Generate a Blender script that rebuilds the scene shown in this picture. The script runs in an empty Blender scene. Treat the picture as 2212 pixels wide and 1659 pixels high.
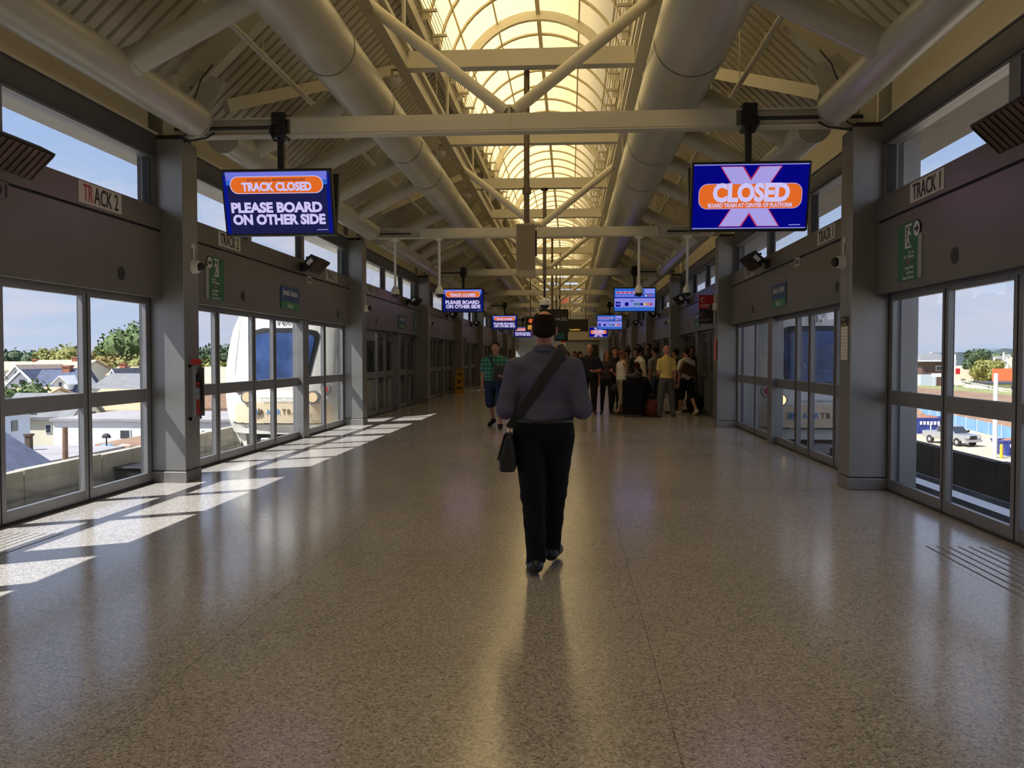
import bpy, bmesh, math, random
import numpy as np
from mathutils import Vector, Matrix, Euler
random.seed(7); rng = np.random.default_rng(7)
PI = math.pi
sc = bpy.context.scene
COL = sc.collection

# ------------------------------------------------------------------ camera
cd = bpy.data.cameras.new('camera'); cam = bpy.data.objects.new('camera', cd); COL.objects.link(cam)
cd.sensor_fit = 'HORIZONTAL'; cd.sensor_width = 36.0; cd.lens = 1830.0 / 2212.0 * 36.0
cd.clip_start = 0.05; cd.clip_end = 3000
cam.location = (0.714, 0.0, 1.5); cam.rotation_euler = (PI / 2 - 0.03141, 0.0, 0.06871)
sc.camera = cam

# ------------------------------------------------------------------ sky, sun, exposure
sc.view_settings.view_transform = 'Standard'; sc.view_settings.look = 'None'
sc.view_settings.gamma = 1.0; sc.view_settings.use_curve_mapping = False
sc.view_settings.exposure = 0.0
SKY_STRENGTH = 0.95
world = bpy.data.worlds.new('sky'); sc.world = world; world.use_nodes = True
nt = world.node_tree; nt.nodes.clear()
def N(tree, t, **kw):
    n = tree.nodes.new(t)
    for k, v in kw.items(): setattr(n, k, v)
    return n
def ramp(tree, stops):
    r = N(tree, 'ShaderNodeValToRGB'); e = r.color_ramp.elements
    while len(e) < len(stops): e.new(0.5)
    for i, (p, c) in enumerate(stops):
        e[i].position = p; e[i].color = (*c, 1) if len(c) == 3 else c
    return r
tc = N(nt, 'ShaderNodeTexCoord'); sp = N(nt, 'ShaderNodeSeparateXYZ'); nt.links.new(tc.outputs['Generated'], sp.inputs[0])
gr = ramp(nt, [(0.0, (.70, .79, 1.0)), (.10, (.62, .74, 1.0)), (.25, (.46, .63, .98)), (.45, (.30, .49, .93)), (1.0, (.14, .29, .72))])
nt.links.new(sp.outputs[2], gr.inputs[0])
ad = N(nt, 'ShaderNodeMath', operation='ADD'); ad.inputs[1].default_value = .22; nt.links.new(sp.outputs[2], ad.inputs[0])
mx = N(nt, 'ShaderNodeMath', operation='MAXIMUM'); mx.inputs[1].default_value = .1; nt.links.new(ad.outputs[0], mx.inputs[0])
dv = N(nt, 'ShaderNodeVectorMath', operation='DIVIDE'); nt.links.new(tc.outputs['Generated'], dv.inputs[0]); nt.links.new(mx.outputs[0], dv.inputs[1])
cn = N(nt, 'ShaderNodeTexNoise'); cn.inputs['Scale'].default_value = 2.1; cn.inputs['Detail'].default_value = 6; cn.inputs['Roughness'].default_value = .55
nt.links.new(dv.outputs[0], cn.inputs['Vector'])
cr = ramp(nt, [(.42, (0, 0, 0)), (.60, (1, 1, 1))]); nt.links.new(cn.outputs[0], cr.inputs[0])
cm = N(nt, 'ShaderNodeMix', data_type='RGBA'); cm.inputs['B'].default_value = (.80, .82, .98, 1)
nt.links.new(cr.outputs[0], cm.inputs['Factor']); nt.links.new(gr.outputs[0], cm.inputs['A'])
bgn = N(nt, 'ShaderNodeBackground'); bgn.inputs['Strength'].default_value = SKY_STRENGTH
nt.links.new(cm.outputs['Result'], bgn.inputs[0])
wo = N(nt, 'ShaderNodeOutputWorld'); nt.links.new(bgn.outputs[0], wo.inputs[0])

sd = bpy.data.lights.new('sun', 'SUN'); sun = bpy.data.objects.new('sun', sd); COL.objects.link(sun)
sd.energy = 10.5; sd.angle = math.radians(0.55); sd.color = (1.0, .96, .90)
sun.rotation_euler = Vector((0.70, 0.40, -1.0)).to_track_quat('-Z', 'Y').to_euler()
sun.location = (-20, -10, 30)
sc.cycles.max_bounces = 10; sc.cycles.diffuse_bounces = 6; sc.cycles.glossy_bounces = 4
sc.cycles.transparent_max_bounces = 24; sc.cycles.transmission_bounces = 6
sc.cycles.caustics_reflective = False; sc.cycles.caustics_refractive = False
sc.cycles.sample_clamp_indirect = 4.0

# ------------------------------------------------------------------ materials
MATS = {}
def mat(name, col, rough=.5, metal=0.0, vary=0.0, vscale=3.0, bump=0.0, bscale=40.0, stretch=None, spec=None, emit=None, estr=1.0):
    m = bpy.data.materials.new(name); m.use_nodes = True; t = m.node_tree
    b = t.nodes['Principled BSDF']
    b.inputs['Base Color'].default_value = (*col, 1); b.inputs['Roughness'].default_value = rough; b.inputs['Metallic'].default_value = metal
    if spec is not None: b.inputs['Specular IOR Level'].default_value = spec
    if emit: b.inputs['Emission Color'].default_value = (*emit, 1); b.inputs['Emission Strength'].default_value = estr
    if vary or bump:
        tcn = N(t, 'ShaderNodeTexCoord'); mp = N(t, 'ShaderNodeMapping'); t.links.new(tcn.outputs['Object'], mp.inputs[0])
        if stretch: mp.inputs['Scale'].default_value = stretch
    if vary:
        n = N(t, 'ShaderNodeTexNoise'); n.inputs['Scale'].default_value = vscale; n.inputs['Detail'].default_value = 5
        t.links.new(mp.outputs[0], n.inputs['Vector'])
        r = ramp(t, [(.3, tuple(max(0, c * (1 - vary)) for c in col)), (.7, tuple(min(1, c * (1 + vary)) for c in col))])
        t.links.new(n.outputs[0], r.inputs[0]); t.links.new(r.outputs[0], b.inputs['Base Color'])
    if bump:
        n2 = N(t, 'ShaderNodeTexNoise'); n2.inputs['Scale'].default_value = bscale; n2.inputs['Detail'].default_value = 4
        t.links.new(mp.outputs[0], n2.inputs['Vector'])
        bp = N(t, 'ShaderNodeBump'); bp.inputs['Strength'].default_value = bump; bp.inputs['Distance'].default_value = .02
        t.links.new(n2.outputs[0], bp.inputs['Height']); t.links.new(bp.outputs[0], b.inputs['Normal'])
    MATS[name] = m
    return m
def emat(name, col, s=1.0):
    m = bpy.data.materials.new(name); m.use_nodes = True; t = m.node_tree; t.nodes.clear()
    e = N(t, 'ShaderNodeEmission'); e.inputs[0].default_value = (*col, 1); e.inputs[1].default_value = s
    o = N(t, 'ShaderNodeOutputMaterial'); t.links.new(e.outputs[0], o.inputs[0]); return m
def glass_mat(name, tint, ior=1.45):
    m = bpy.data.materials.new(name); m.use_nodes = True; t = m.node_tree; t.nodes.clear()
    tr = N(t, 'ShaderNodeBsdfTransparent'); tr.inputs[0].default_value = (*tint, 1)
    g = N(t, 'ShaderNodeBsdfGlossy'); g.inputs['Roughness'].default_value = 0.01
    f = N(t, 'ShaderNodeFresnel'); f.inputs[0].default_value = ior
    ge = N(t, 'ShaderNodeNewGeometry'); inv = N(t, 'ShaderNodeMath', operation='SUBTRACT'); inv.inputs[0].default_value = 1.0
    t.links.new(ge.outputs['Backfacing'], inv.inputs[1])
    mu = N(t, 'ShaderNodeMath', operation='MULTIPLY'); t.links.new(f.outputs[0], mu.inputs[0]); t.links.new(inv.outputs[0], mu.inputs[1])
    mx = N(t, 'ShaderNodeMixShader'); o = N(t, 'ShaderNodeOutputMaterial')
    t.links.new(mu.outputs[0], mx.inputs[0]); t.links.new(tr.outputs[0], mx.inputs[1]); t.links.new(g.outputs[0], mx.inputs[2]); t.links.new(mx.outputs[0], o.inputs[0])
    return m

def terrazzo_mat():
    m = bpy.data.materials.new('terrazzo'); m.use_nodes = True; t = m.node_tree; b = t.nodes['Principled BSDF']
    tcn = N(t, 'ShaderNodeTexCoord')
    v = N(t, 'ShaderNodeTexVoronoi'); v.inputs['Scale'].default_value = 105; t.links.new(tcn.outputs['Object'], v.inputs['Vector'])
    bw = N(t, 'ShaderNodeSeparateColor'); t.links.new(v.outputs['Color'], bw.inputs[0])
    r = ramp(t, [(0.0, (.195, .18, .172)), (.14, (.235, .217, .206)), (.2, (.375, .348, .33)), (.74, (.42, .39, .37)), (.80, (.52, .49, .465)), (1.0, (.59, .56, .535))])
    t.links.new(bw.outputs[0], r.inputs[0])
    n = N(t, 'ShaderNodeTexNoise'); n.inputs['Scale'].default_value = .5; n.inputs['Detail'].default_value = 4; t.links.new(tcn.outputs['Object'], n.inputs['Vector'])
    r2 = ramp(t, [(.3, (.88, .87, .86)), (.7, (1.06, 1.05, 1.04))]); t.links.new(n.outputs[0], r2.inputs[0])
    mu = N(t, 'ShaderNodeMix', data_type='RGBA', blend_type='MULTIPLY'); mu.inputs['Factor'].default_value = 1
    t.links.new(r.outputs[0], mu.inputs['A']); t.links.new(r2.outputs[0], mu.inputs['B']); t.links.new(mu.outputs['Result'], b.inputs['Base Color'])
    n2 = N(t, 'ShaderNodeTexNoise'); n2.inputs['Scale'].default_value = 1.4; n2.inputs['Detail'].default_value = 5; t.links.new(tcn.outputs['Object'], n2.inputs['Vector'])
    r3 = ramp(t, [(.3, (.15, .15, .15)), (.7, (.19, .19, .19))]); t.links.new(n2.outputs[0], r3.inputs[0]); t.links.new(r3.outputs[0], b.inputs['Roughness'])
    b.inputs['Specular IOR Level'].default_value = .62
    return m
def plaid_mat(name, a, bcol, c):
    m = bpy.data.materials.new(name); m.use_nodes = True; t = m.node_tree; b = t.nodes['Principled BSDF']; b.inputs['Roughness'].default_value = .8
    tcn = N(t, 'ShaderNodeTexCoord')
    def wave(d, sc_):
        w = N(t, 'ShaderNodeTexWave', wave_type='BANDS', bands_direction=d); w.inputs['Scale'].default_value = sc_; t.links.new(tcn.outputs['Object'], w.inputs['Vector']); return w
    w1 = wave('X', 3.6); w2 = wave('Z', 3.6)
    r1 = ramp(t, [(.45, a), (.55, bcol)]); r2 = ramp(t, [(.45, (.55, .55, .55)), (.55, (1.2, 1.2, 1.2))])
    t.links.new(w1.outputs[0], r1.inputs[0]); t.links.new(w2.outputs[0], r2.inputs[0])
    mu = N(t, 'ShaderNodeMix', data_type='RGBA', blend_type='MULTIPLY'); mu.inputs['Factor'].default_value = 1
    t.links.new(r1.outputs[0], mu.inputs['A']); t.links.new(r2.outputs[0], mu.inputs['B']); t.links.new(mu.outputs['Result'], b.inputs['Base Color'])
    return m
def floral_mat(name, base, spots, scale=14):
    m = bpy.data.materials.new(name); m.use_nodes = True; t = m.node_tree; b = t.nodes['Principled BSDF']; b.inputs['Roughness'].default_value = .85
    tcn = N(t, 'ShaderNodeTexCoord'); v = N(t, 'ShaderNodeTexVoronoi'); v.inputs['Scale'].default_value = scale; t.links.new(tcn.outputs['Object'], v.inputs['Vector'])
    r = ramp(t, [(.22, spots), (.3, base)]); t.links.new(v.outputs['Distance'], r.inputs[0]); t.links.new(r.outputs[0], b.inputs['Base Color']); return m
def panel_mat():
    m = bpy.data.materials.new('translucent_roof_panel'); m.use_nodes = True; t = m.node_tree; t.nodes.clear()
    tr = N(t, 'ShaderNodeBsdfTranslucent'); tr.inputs[0].default_value = (.74, .55, .245, 1)
    d = N(t, 'ShaderNodeBsdfDiffuse'); d.inputs[0].default_value = (.80, .72, .50, 1)
    mx = N(t, 'ShaderNodeMixShader'); mx.inputs[0].default_value = .2
    o = N(t, 'ShaderNodeOutputMaterial')
    t.links.new(tr.outputs[0], mx.inputs[1]); t.links.new(d.outputs[0], mx.inputs[2]); t.links.new(mx.outputs[0], o.inputs[0]); return m

TERR = terrazzo_mat()
STEEL = mat('brushed_steel', (.30, .29, .275), .42, .75, vary=.12, vscale=2.0, bump=.03, bscale=30, stretch=(1, 1, .2))
FRAME = mat('aluminium_frame', (.265, .26, .26), .4, .6, vary=.08, vscale=4)
FASCIA = mat('bronze_metal_panel', (.165, .15, .133), .38, .35, vary=.10, vscale=.8)
CREAM = mat('cream_paint', (.58, .545, .44), .5, 0, vary=.05, vscale=1.5)
DUCT = mat('duct_paint', (.46, .45, .385), .36, .2, vary=.06, vscale=1.2)
DECK = mat('roof_deck_paint', (.50, .47, .38), .6, 0, vary=.06, vscale=.7)
HEADER = mat('dark_header_metal', (.075, .075, .08), .5, .3, vary=.1)
DARK = mat('dark_rubber', (.02, .02, .022), .6)
BLACK = mat('black_plastic', (.012, .012, .013), .45)
WHITE = mat('white_plastic', (.72, .70, .66), .5, vary=.04)
GLASS = glass_mat('door_glass', (.93, .95, .96))
PANEL = panel_mat()
MULL = mat('skylight_mullion', (.50, .43, .28), .5); POLE = mat('bronze_pole', (.20, .15, .10), .4, .3)
JOINT = mat('floor_joint', (.15, .135, .115), .6)
CONC = mat('stained_concrete', (.40, .37, .30), .9, 0, vary=.35, vscale=1.3, bump=.3, bscale=9, stretch=(1, 1, .35))
CONC2 = mat('guideway_concrete', (.42, .39, .33), .9, 0, vary=.2, vscale=.8, bump=.2, bscale=12)
RED = mat('red_paint', (.45, .02, .025), .35)
SIGNW = mat('sign_white', (.75, .75, .74), .5)
LABELM = mat('label_plate', (.55, .52, .46), .6)
LETTER = mat('letter_black', (.015, .015, .017), .6)
SKIN = mat('skin', (.42, .22, .15), .5, vary=.08, vscale=12)
SKINR = mat('skin_ruddy', (.50, .21, .15), .5, vary=.08, vscale=12)
SKIND = mat('skin_brown', (.14, .065, .04), .5, vary=.08, vscale=12)
SKINT = mat('skin_tan', (.33, .16, .10), .5, vary=.08, vscale=12)
HAIRD = mat('hair_dark', (.014, .008, .005), .8, spec=.12, bump=.4, bscale=90)
HAIRG = mat('hair_gray', (.32, .29, .26), .7, bump=.4, bscale=90)
HAIRA = mat('hair_auburn', (.16, .06, .025), .6, bump=.4, bscale=60)
EYEM = mat('eye_dark', (.02, .015, .012), .3)
LIPM = mat('lip', (.28, .09, .075), .5)

# ------------------------------------------------------------------ mesh building
class MB:
    def __init__(s): s.v = []; s.f = []
    def add(s, v, f):
        n = len(s.v); s.v.extend([tuple(p) for p in v]); s.f.extend([tuple(i + n for i in q) for q in f]); return s
    def box(s, x0, x1, y0, y1, z0, z1):
        return s.add([(x0, y0, z0), (x1, y0, z0), (x1, y1, z0), (x0, y1, z0), (x0, y0, z1), (x1, y0, z1), (x1, y1, z1), (x0, y1, z1)],
                     [(0, 3, 2, 1), (4, 5, 6, 7), (0, 1, 5, 4), (1, 2, 6, 5), (2, 3, 7, 6), (3, 0, 4, 7)])
    def cbox(s, c, d): return s.box(c[0] - d[0] / 2, c[0] + d[0] / 2, c[1] - d[1] / 2, c[1] + d[1] / 2, c[2] - d[2] / 2, c[2] + d[2] / 2)
    def tube(s, a, b, ra, rb=None, n=12, cap=True):
        rb = ra if rb is None else rb
        a = Vector(a); b = Vector(b); d = (b - a).normalized()
        u = d.orthogonal().normalized(); w = d.cross(u)
        vs = []
        for p, r in ((a, ra), (b, rb)):
            for i in range(n):
                t = 2 * PI * i / n; vs.append(p + u * (r * math.cos(t)) + w * (r * math.sin(t)))
        fs = [(i, (i + 1) % n, n + (i + 1) % n, n + i) for i in range(n)]
        if cap: fs += [tuple(range(n - 1, -1, -1)), tuple(range(n, 2 * n))]
        return s.add(vs, fs)
    def path(s, pts, r, n=8):
        for a, b in zip(pts, pts[1:]): s.tube(a, b, r, n=n)
        return s
    def beam(s, a, b, w, h, up=(0, 0, 1)):
        a = Vector(a); b = Vector(b); d = (b - a).normalized(); u = Vector(up)
        sd_ = d.cross(u).normalized(); u2 = sd_.cross(d).normalized()
        vs = [p + sd_ * (i * w / 2) + u2 * (j * h / 2) for p in (a, b) for i, j in ((-1, -1), (1, -1), (1, 1), (-1, 1))]
        return s.add(vs, [(0, 1, 2, 3), (7, 6, 5, 4), (0, 4, 5, 1), (1, 5, 6, 2), (2, 6, 7, 3), (3, 7, 4, 0)])
    def prism(s, poly, axis, lo, hi):
        """poly: list of 2D points; axis 0/1/2 = extrusion axis"""
        def P3(p, h):
            return (h, p[0], p[1]) if axis == 0 else (p[0], h, p[1]) if axis == 1 else (p[0], p[1], h)
        n = len(poly); vs = [P3(p, lo) for p in poly] + [P3(p, hi) for p in poly]
        fs = [(i, (i + 1) % n, n + (i + 1) % n, n + i) for i in range(n)] + [tuple(range(n - 1, -1, -1)), tuple(range(n, 2 * n))]
        return s.add(vs, fs)
    def sphere(s, c, r, n=12, m=8, lo=0.0, hi=PI):
        r = (r, r, r) if not hasattr(r, '__len__') else r
        vs = []
        for j in range(m + 1):
            th = lo + (hi - lo) * j / m
            for i in range(n):
                ph = 2 * PI * i / n
                vs.append((c[0] + r[0] * math.sin(th) * math.cos(ph), c[1] + r[1] * math.sin(th) * math.sin(ph), c[2] + r[2] * math.cos(th)))
        fs = [(j * n + i, j * n + (i + 1) % n, (j + 1) * n + (i + 1) % n, (j + 1) * n + i) for j in range(m) for i in range(n)]
        return s.add(vs, fs)
    def mesh(s, name, smooth=False):
        me = bpy.data.meshes.new(name); me.from_pydata(s.v, [], s.f); me.update()
        bm = bmesh.new(); bm.from_mesh(me); bmesh.ops.remove_doubles(bm, verts=bm.verts, dist=1e-6); bmesh.ops.recalc_face_normals(bm, faces=bm.faces); bm.to_mesh(me); bm.free()
        if smooth:
            for p in me.polygons: p.use_smooth = True
            me.set_sharp_from_angle(angle=math.radians(40))
        return me
def link(o, parent):
    COL.objects.link(o)
    if parent is not None:
        o.parent = parent
        M = Matrix.LocRotScale(parent.location, parent.rotation_euler, parent.scale)
        if parent.parent is not None: M = WM[parent.name]
        o.matrix_parent_inverse = M.inverted()
    WM[o.name] = Matrix.LocRotScale(o.location, o.rotation_euler, o.scale) if parent is None else Matrix.Identity(4)
    return o
WM = {}
def obj(name, mb, m, parent=None, smooth=False, bevel=0.0, label=None):
    me = mb if isinstance(mb, bpy.types.Mesh) else mb.mesh(name, smooth)
    if m is not None and not me.materials: me.materials.append(m)
    o = bpy.data.objects.new(name, me); link(o, parent)
    if bevel:
        b = o.modifiers.new('bevel', 'BEVEL'); b.width = bevel; b.segments = 2; b.limit_method = 'ANGLE'; b.angle_limit = .6
    if label: o['label'] = label
    return o
def thing(name, label, cat, loc=(0, 0, 0), group=None, rotz=0.0, kind=None):
    o = bpy.data.objects.new(name, None); o.empty_display_size = .1; o.location = loc; o.rotation_euler = (0, 0, rotz); COL.objects.link(o)
    WM[o.name] = Matrix.LocRotScale(o.location, o.rotation_euler, o.scale)
    return tag(o, label, cat, group, kind)
def tag(o, label=None, cat=None, group=None, kind=None):
    if label: o['label'] = label
    if cat: o['category'] = cat
    if group: o['group'] = group
    if kind: o['kind'] = kind
    return o
def struct(name, mb=None, m=None, label=None, loc=(0, 0, 0), **kw):
    if mb is None:
        o = bpy.data.objects.new(name, None); o.location = loc; COL.objects.link(o); WM[o.name] = Matrix.Translation(loc)
    else: o = obj(name, mb, m, **kw)
    return tag(o, label, None, None, 'structure')
def copy_tree(o, loc=None, mirror=False):
    c = o.copy(); COL.objects.link(c)
    if loc is not None: c.location = loc
    def rec(s, d):
        for ch in list(s.children):
            k = ch.copy(); COL.objects.link(k); k.parent = d; rec(ch, k)
    rec(o, c); return c
def text_mesh(body, bold=0.0, ext=.001, shear=0.0, spacing=1.0):
    cu = bpy.data.curves.new('lettering', 'FONT'); cu.body = body; cu.size = 1.0; cu.align_x = 'CENTER'; cu.align_y = 'CENTER'
    cu.extrude = .004; cu.offset = bold; cu.shear = shear; cu.space_character = spacing; cu.resolution_u = 3; cu.space_line = .9
    o = bpy.data.objects.new('lettering', cu); me = bpy.data.meshes.new_from_object(o); bpy.data.objects.remove(o); bpy.data.curves.remove(cu)
    return me
def text(name, body, size, m, parent, loc, rot, xs=1.0, bold=0.0, ext=.001, fit=None, shear=0.0, spacing=1.0, M=None):
    """flat lettering as mesh; size = letter height scale, fit = total width"""
    me = text_mesh(body, bold, ext, shear, spacing); me.name = name
    n = len(me.vertices); co = np.zeros(n * 3); me.vertices.foreach_get('co', co); co = co.reshape(-1, 3)
    co[:, :2] -= (co[:, :2].max(0) + co[:, :2].min(0)) / 2
    wx = co[:, 0].max() - co[:, 0].min()
    co[:, 0] *= (fit / wx) if fit else size * xs
    co[:, 1] *= size; co[:, 2] *= ext / .004
    R = M if M is not None else Matrix.Translation(loc) @ Euler(rot).to_matrix().to_4x4()
    if M is not None: R = M @ Matrix.Translation(loc) @ Euler(rot).to_matrix().to_4x4()
    R = np.array(R); co = co @ R[:3, :3].T + R[:3, 3]
    me.vertices.foreach_set('co', co.ravel()); me.update()
    me.materials.clear(); me.materials.append(m)
    return link(bpy.data.objects.new(name, me), parent)
RF = (PI / 2, 0, 0)                 # lettering that faces -Y
RL = (PI / 2, 0, PI / 2)            # on the left wall, faces +X
RR = (PI / 2, 0, -PI / 2)           # on the right wall, faces -X
def wallrot(s): return RL if s < 0 else RR

# ================================================================== HALL SHELL
BAY = 8.66
LINES = [1.34 + BAY * k for k in range(-1, 10)]          # column lines; camera stands just before line 0
YA, YB = LINES[0] - .6, LINES[-1] + .3
ZR_E, ZR_R = 4.55, 7.05                                   # roof deck at the eave (x 4.4) and at the skylight (x 1.75)
def deck_z(x): return ZR_E + (4.4 - abs(x)) * (ZR_R - ZR_E) / (4.4 - 1.75)

# ---- floor: terrazzo slabs with open joints
fl = struct('floor', MB().box(-4.5, 4.5, YA, YB, -.30, -.012), JOINT, 'polished speckled terrazzo floor of the platform hall')
xs = [-4.42, -3.47, -1.13, 1.13, 3.47, 4.42]
for k in range(len(LINES) - 1):
    y0 = LINES[k] - (0.6 if k == 0 else 0); y1 = LINES[k + 1] + (.3 if k == len(LINES) - 2 else 0)
    for i in range(5):
        g = .0012
        obj('terrazzo_slab', MB().box(xs[i] + g, xs[i + 1] - g, y0 + g, y1 - g, -.012, 0), TERR, fl)
# tactile warning grooves let into the floor before the doors
def tact(x0, x1, y0, y1, n):
    for i in range(n):
        x = x0 + (x1 - x0) * i / (n - 1)
        obj('warning_groove', MB().box(x - .009, x + .009, y0, y1, -.002, .0012), JOINT, fl)
tact(3.54, 4.2, 4.9, 6.9, 9); tact(3.55, 4.2, 12.75, 15.2, 9); tact(-4.2, -3.6, 4.9, 6.9, 9); tact(-4.2, -3.6, 12.75, 15.2, 9)

# ---- unseen back wall behind the camera, added to contain the light
bw = struct('wall_back', MB().box(-4.5, 4.5, YA - .2, YA, 0, 6.0), FASCIA, 'plain unseen metal wall added behind the viewer to contain the light')

# ---- columns
def column(s, y, lab):
    c = struct('column', label=lab, loc=(s * 4.07, y, 0))
    x0, x1 = sorted((s * 3.868, s * 4.28))
    obj('casing', MB().box(x0, x1, y - .2, y + .2, .145, 4.08), STEEL, c, bevel=.006)
    obj('base_plinth', MB().box(x0 - .012, x1 + .012, y - .212, y + .212, 0, .135), STEEL, c, bevel=.01)
    obj('reveal_joint', MB().box(x0 + .01, x1 - .01, y - .19, y + .19, .13, .15), DARK, c)
    obj('cap_gap', MB().box(x0 + .05, x1 - .05, y - .15, y + .15, 4.08, 4.14), DARK, c)
    obj('stub_post', MB().box(s * 4.07 - .09, s * 4.07 + .09, y - .09, y + .09, 4.14, deck_z(4.07) + .02), CREAM, c, bevel=.01)
    obj('outer_post', MB().box(*sorted((s * 4.38, s * (4.52 if s < 0 else 4.77))), y + .22, y + .46, -1.1, 4.42), STEEL, c)
ords = ['first', 'second', 'third', 'fourth', 'fifth', 'sixth', 'seventh', 'eighth']
for k, y in enumerate(LINES[:-1]):
    if k == 0: continue
    for s in (-1, 1):
        side = 'left' if s < 0 else 'right'
        lab = f'square steel column on the {side}, beside the viewer out of frame' if k == 1 else f'square brushed-steel column on the {side} side, {ords[k-2]} down the platform'
        column(s, y, lab)

# ---- side walls per bay: screen doors, fascia, clerestory windows, header, wall above
BARS1 = {-1: [(1.73, .16), (3.12, .16), (4.07, .15), (5.5, .38), (7.0, .16)], 1: [(1.73, .16), (2.97, .14), (3.72, .15), (5.13, .36), (6.7, .14)]}
BARS0 = {-1: [(1.76, .15), (3.1, .15), (4.2, .4), (5.76, .15), (7.13, .15)], 1: [(1.66, .15), (3.0, .15), (4.1, .4), (5.71, .15), (7.035, .13)]}
CLER = {1: [2.9, 5.66], 2: [2.75, 5.35], 3: [3.6, 5.95]}
walls = {s: struct('wall_left' if s < 0 else 'wall_right', label='bronze metal fascia wall above the ' + ('left' if s < 0 else 'right') + ' platform doors') for s in (-1, 1)}
nd = nw = 0
for k in range(len(LINES) - 1):
    ya, yb = LINES[k] + .2, LINES[k + 1] - .2
    if k == 0: ya = YA
    if k == len(LINES) - 2: yb = YB
    L = yb - ya
    for s in (-1, 1):
        side = 'left' if s < 0 else 'right'
        X = lambda a, b: sorted((s * a, s * b))
        # platform screen doors
        nd += 1
        d = struct(f'door_{nd}', label=f'glazed platform screen doors on the {side}, bay {k}', loc=(s * 4.33, (ya + yb) / 2, 0))
        bars = (BARS0 if k <= 1 else BARS1)[s]
        ys = [(LINES[k] + o, w) for o, w in bars if LINES[k] + o - w / 2 > ya + .12 and LINES[k] + o + w / 2 < yb - .12]
        ed = [(ya, .10)] + ys + [(yb, .10)]
        F = lambda z0, z1, a=4.29, b=4.348, y0=ya, y1=yb: MB().box(*X(a, b), y0, y1, z0, z1)
        obj('bottom_rail', F(.012, .125), FRAME, d, bevel=.004); obj('threshold', F(0, .02, 4.27, 4.42), DARK, d)
        obj('middle_rail', F(.975, 1.13), FRAME, d, bevel=.004); obj('door_head', F(2.13, 2.25), FRAME, d, bevel=.004)
        for i, (y, w) in enumerate(ed):
            if i == 0: y0, y1 = ya, ya + .1
            elif i == len(ed) - 1: y0, y1 = yb - .1, yb
            else: y0, y1 = y - w / 2, y + w / 2
            if w > .3:
                o = obj('door_post', MB().box(*X(4.20, 4.40), y0 + .02, y1 - .02, 0, 2.2), FRAME, d, bevel=.006)
                obj('post_gasket', MB().box(*X(4.23, 4.30), y1 - .02, y1 + .03, .02, 2.2), DARK, d)
            else:
                obj('mullion', F(0.02, 2.16, 4.285, 4.35, y0, y1), FRAME, d, bevel=.004)
                if 0 < i < len(ed) - 1: obj('mullion_joint', F(.02, 2.16, 4.28, 4.30, y - .006, y + .006), DARK, d)
            ed[i] = (y0, y1)
        for (p0, p1), (q0, q1) in zip(ed, ed[1:]):
            for z0, z1 in ((.125, .975), (1.13, 2.13)):
                obj('pane', MB().box(*X(4.335, 4.345), p1, q0, z0, z1), GLASS, d)
        # fascia panels with recessed joints
        w = walls[s]
        obj('fascia_core', MB().box(*X(4.17, 4.40), ya, yb, 2.25, 3.25), DARK, w)
        mid = LINES[k] + 4.1
        for y0, y1 in ((ya, mid - .004), (mid + .004, yb)):
            obj('fascia_panel', MB().box(*X(4.14, 4.19), y0, y1, 2.2, 2.985), FASCIA, w, bevel=.004)
            obj('fascia_panel', MB().box(*X(4.14, 4.19), y0, y1, 3.012, 3.262), FASCIA, w, bevel=.004)
        # clerestory
        nw += 1
        wn = struct(f'window_{nw}', label=f'clerestory window strip above the {side} fascia, bay {k}', loc=(s * 4.25, (ya + yb) / 2, 3.5))
        ms = [LINES[k] + o for o in CLER.get(k, [2.8, 5.7]) if ya + .3 < LINES[k] + o < yb - .3]
        obj('sill', MB().box(*X(4.15, 4.42), ya, yb, 3.25, 3.275), FRAME, wn)
        obj('head_bar', MB().box(*X(4.2, 4.34), ya, yb, 3.85, 3.88), FRAME, wn)
        e2 = [(ya, ya + .1)] + [(m - .09, m + .09) for m in ms] + [(yb - .1, yb)]
        for i, (a, b) in enumerate(e2):
            obj('stile', MB().box(*X(4.2, 4.32), a, b, 3.27, 3.86), FRAME, wn, bevel=.004)
            if i: obj('stile_gasket', MB().box(*X(4.205, 4.30), a - .02, a, 3.28, 3.86), DARK, wn)
        for (a, b), (c, e) in zip(e2, e2[1:]):
            obj('pane', MB().box(*X(4.245, 4.253), b, c, 3.275, 3.85), GLASS, wn)
        obj('header_panel', MB().box(*X(4.18, 4.40), ya, yb, 3.88, 4.13), HEADER, w)
        obj('upper_wall_panel', MB().box(*X(4.28, 4.40), ya, yb, 4.13, ZR_E + .12), CREAM, w)
        obj('ledge', MB().box(*X(4.16, 4.30), ya, yb, 4.13, 4.15), CREAM, w)
    for s in (-1, 1):
        if k: obj('pier_infill', MB().box(*sorted((s * 4.28, s * 4.42)), LINES[k] - .2, LINES[k] + .2, 0, ZR_E + .1), HEADER, walls[s])

# round speaker ports in the fascia
for s, lst in ((-1, [8.896, 12.32, 17.47, 21.0, 26.1, 29.6, 34.8]), (1, [7.862, 11.21, 16.27, 19.9, 25.0, 28.5, 33.6])):
    for y in lst:
        obj('speaker_port', MB().tube((s * 4.136, y, 2.41), (s * 4.16, y, 2.41), .075, n=24), BLACK, walls[s])

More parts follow.
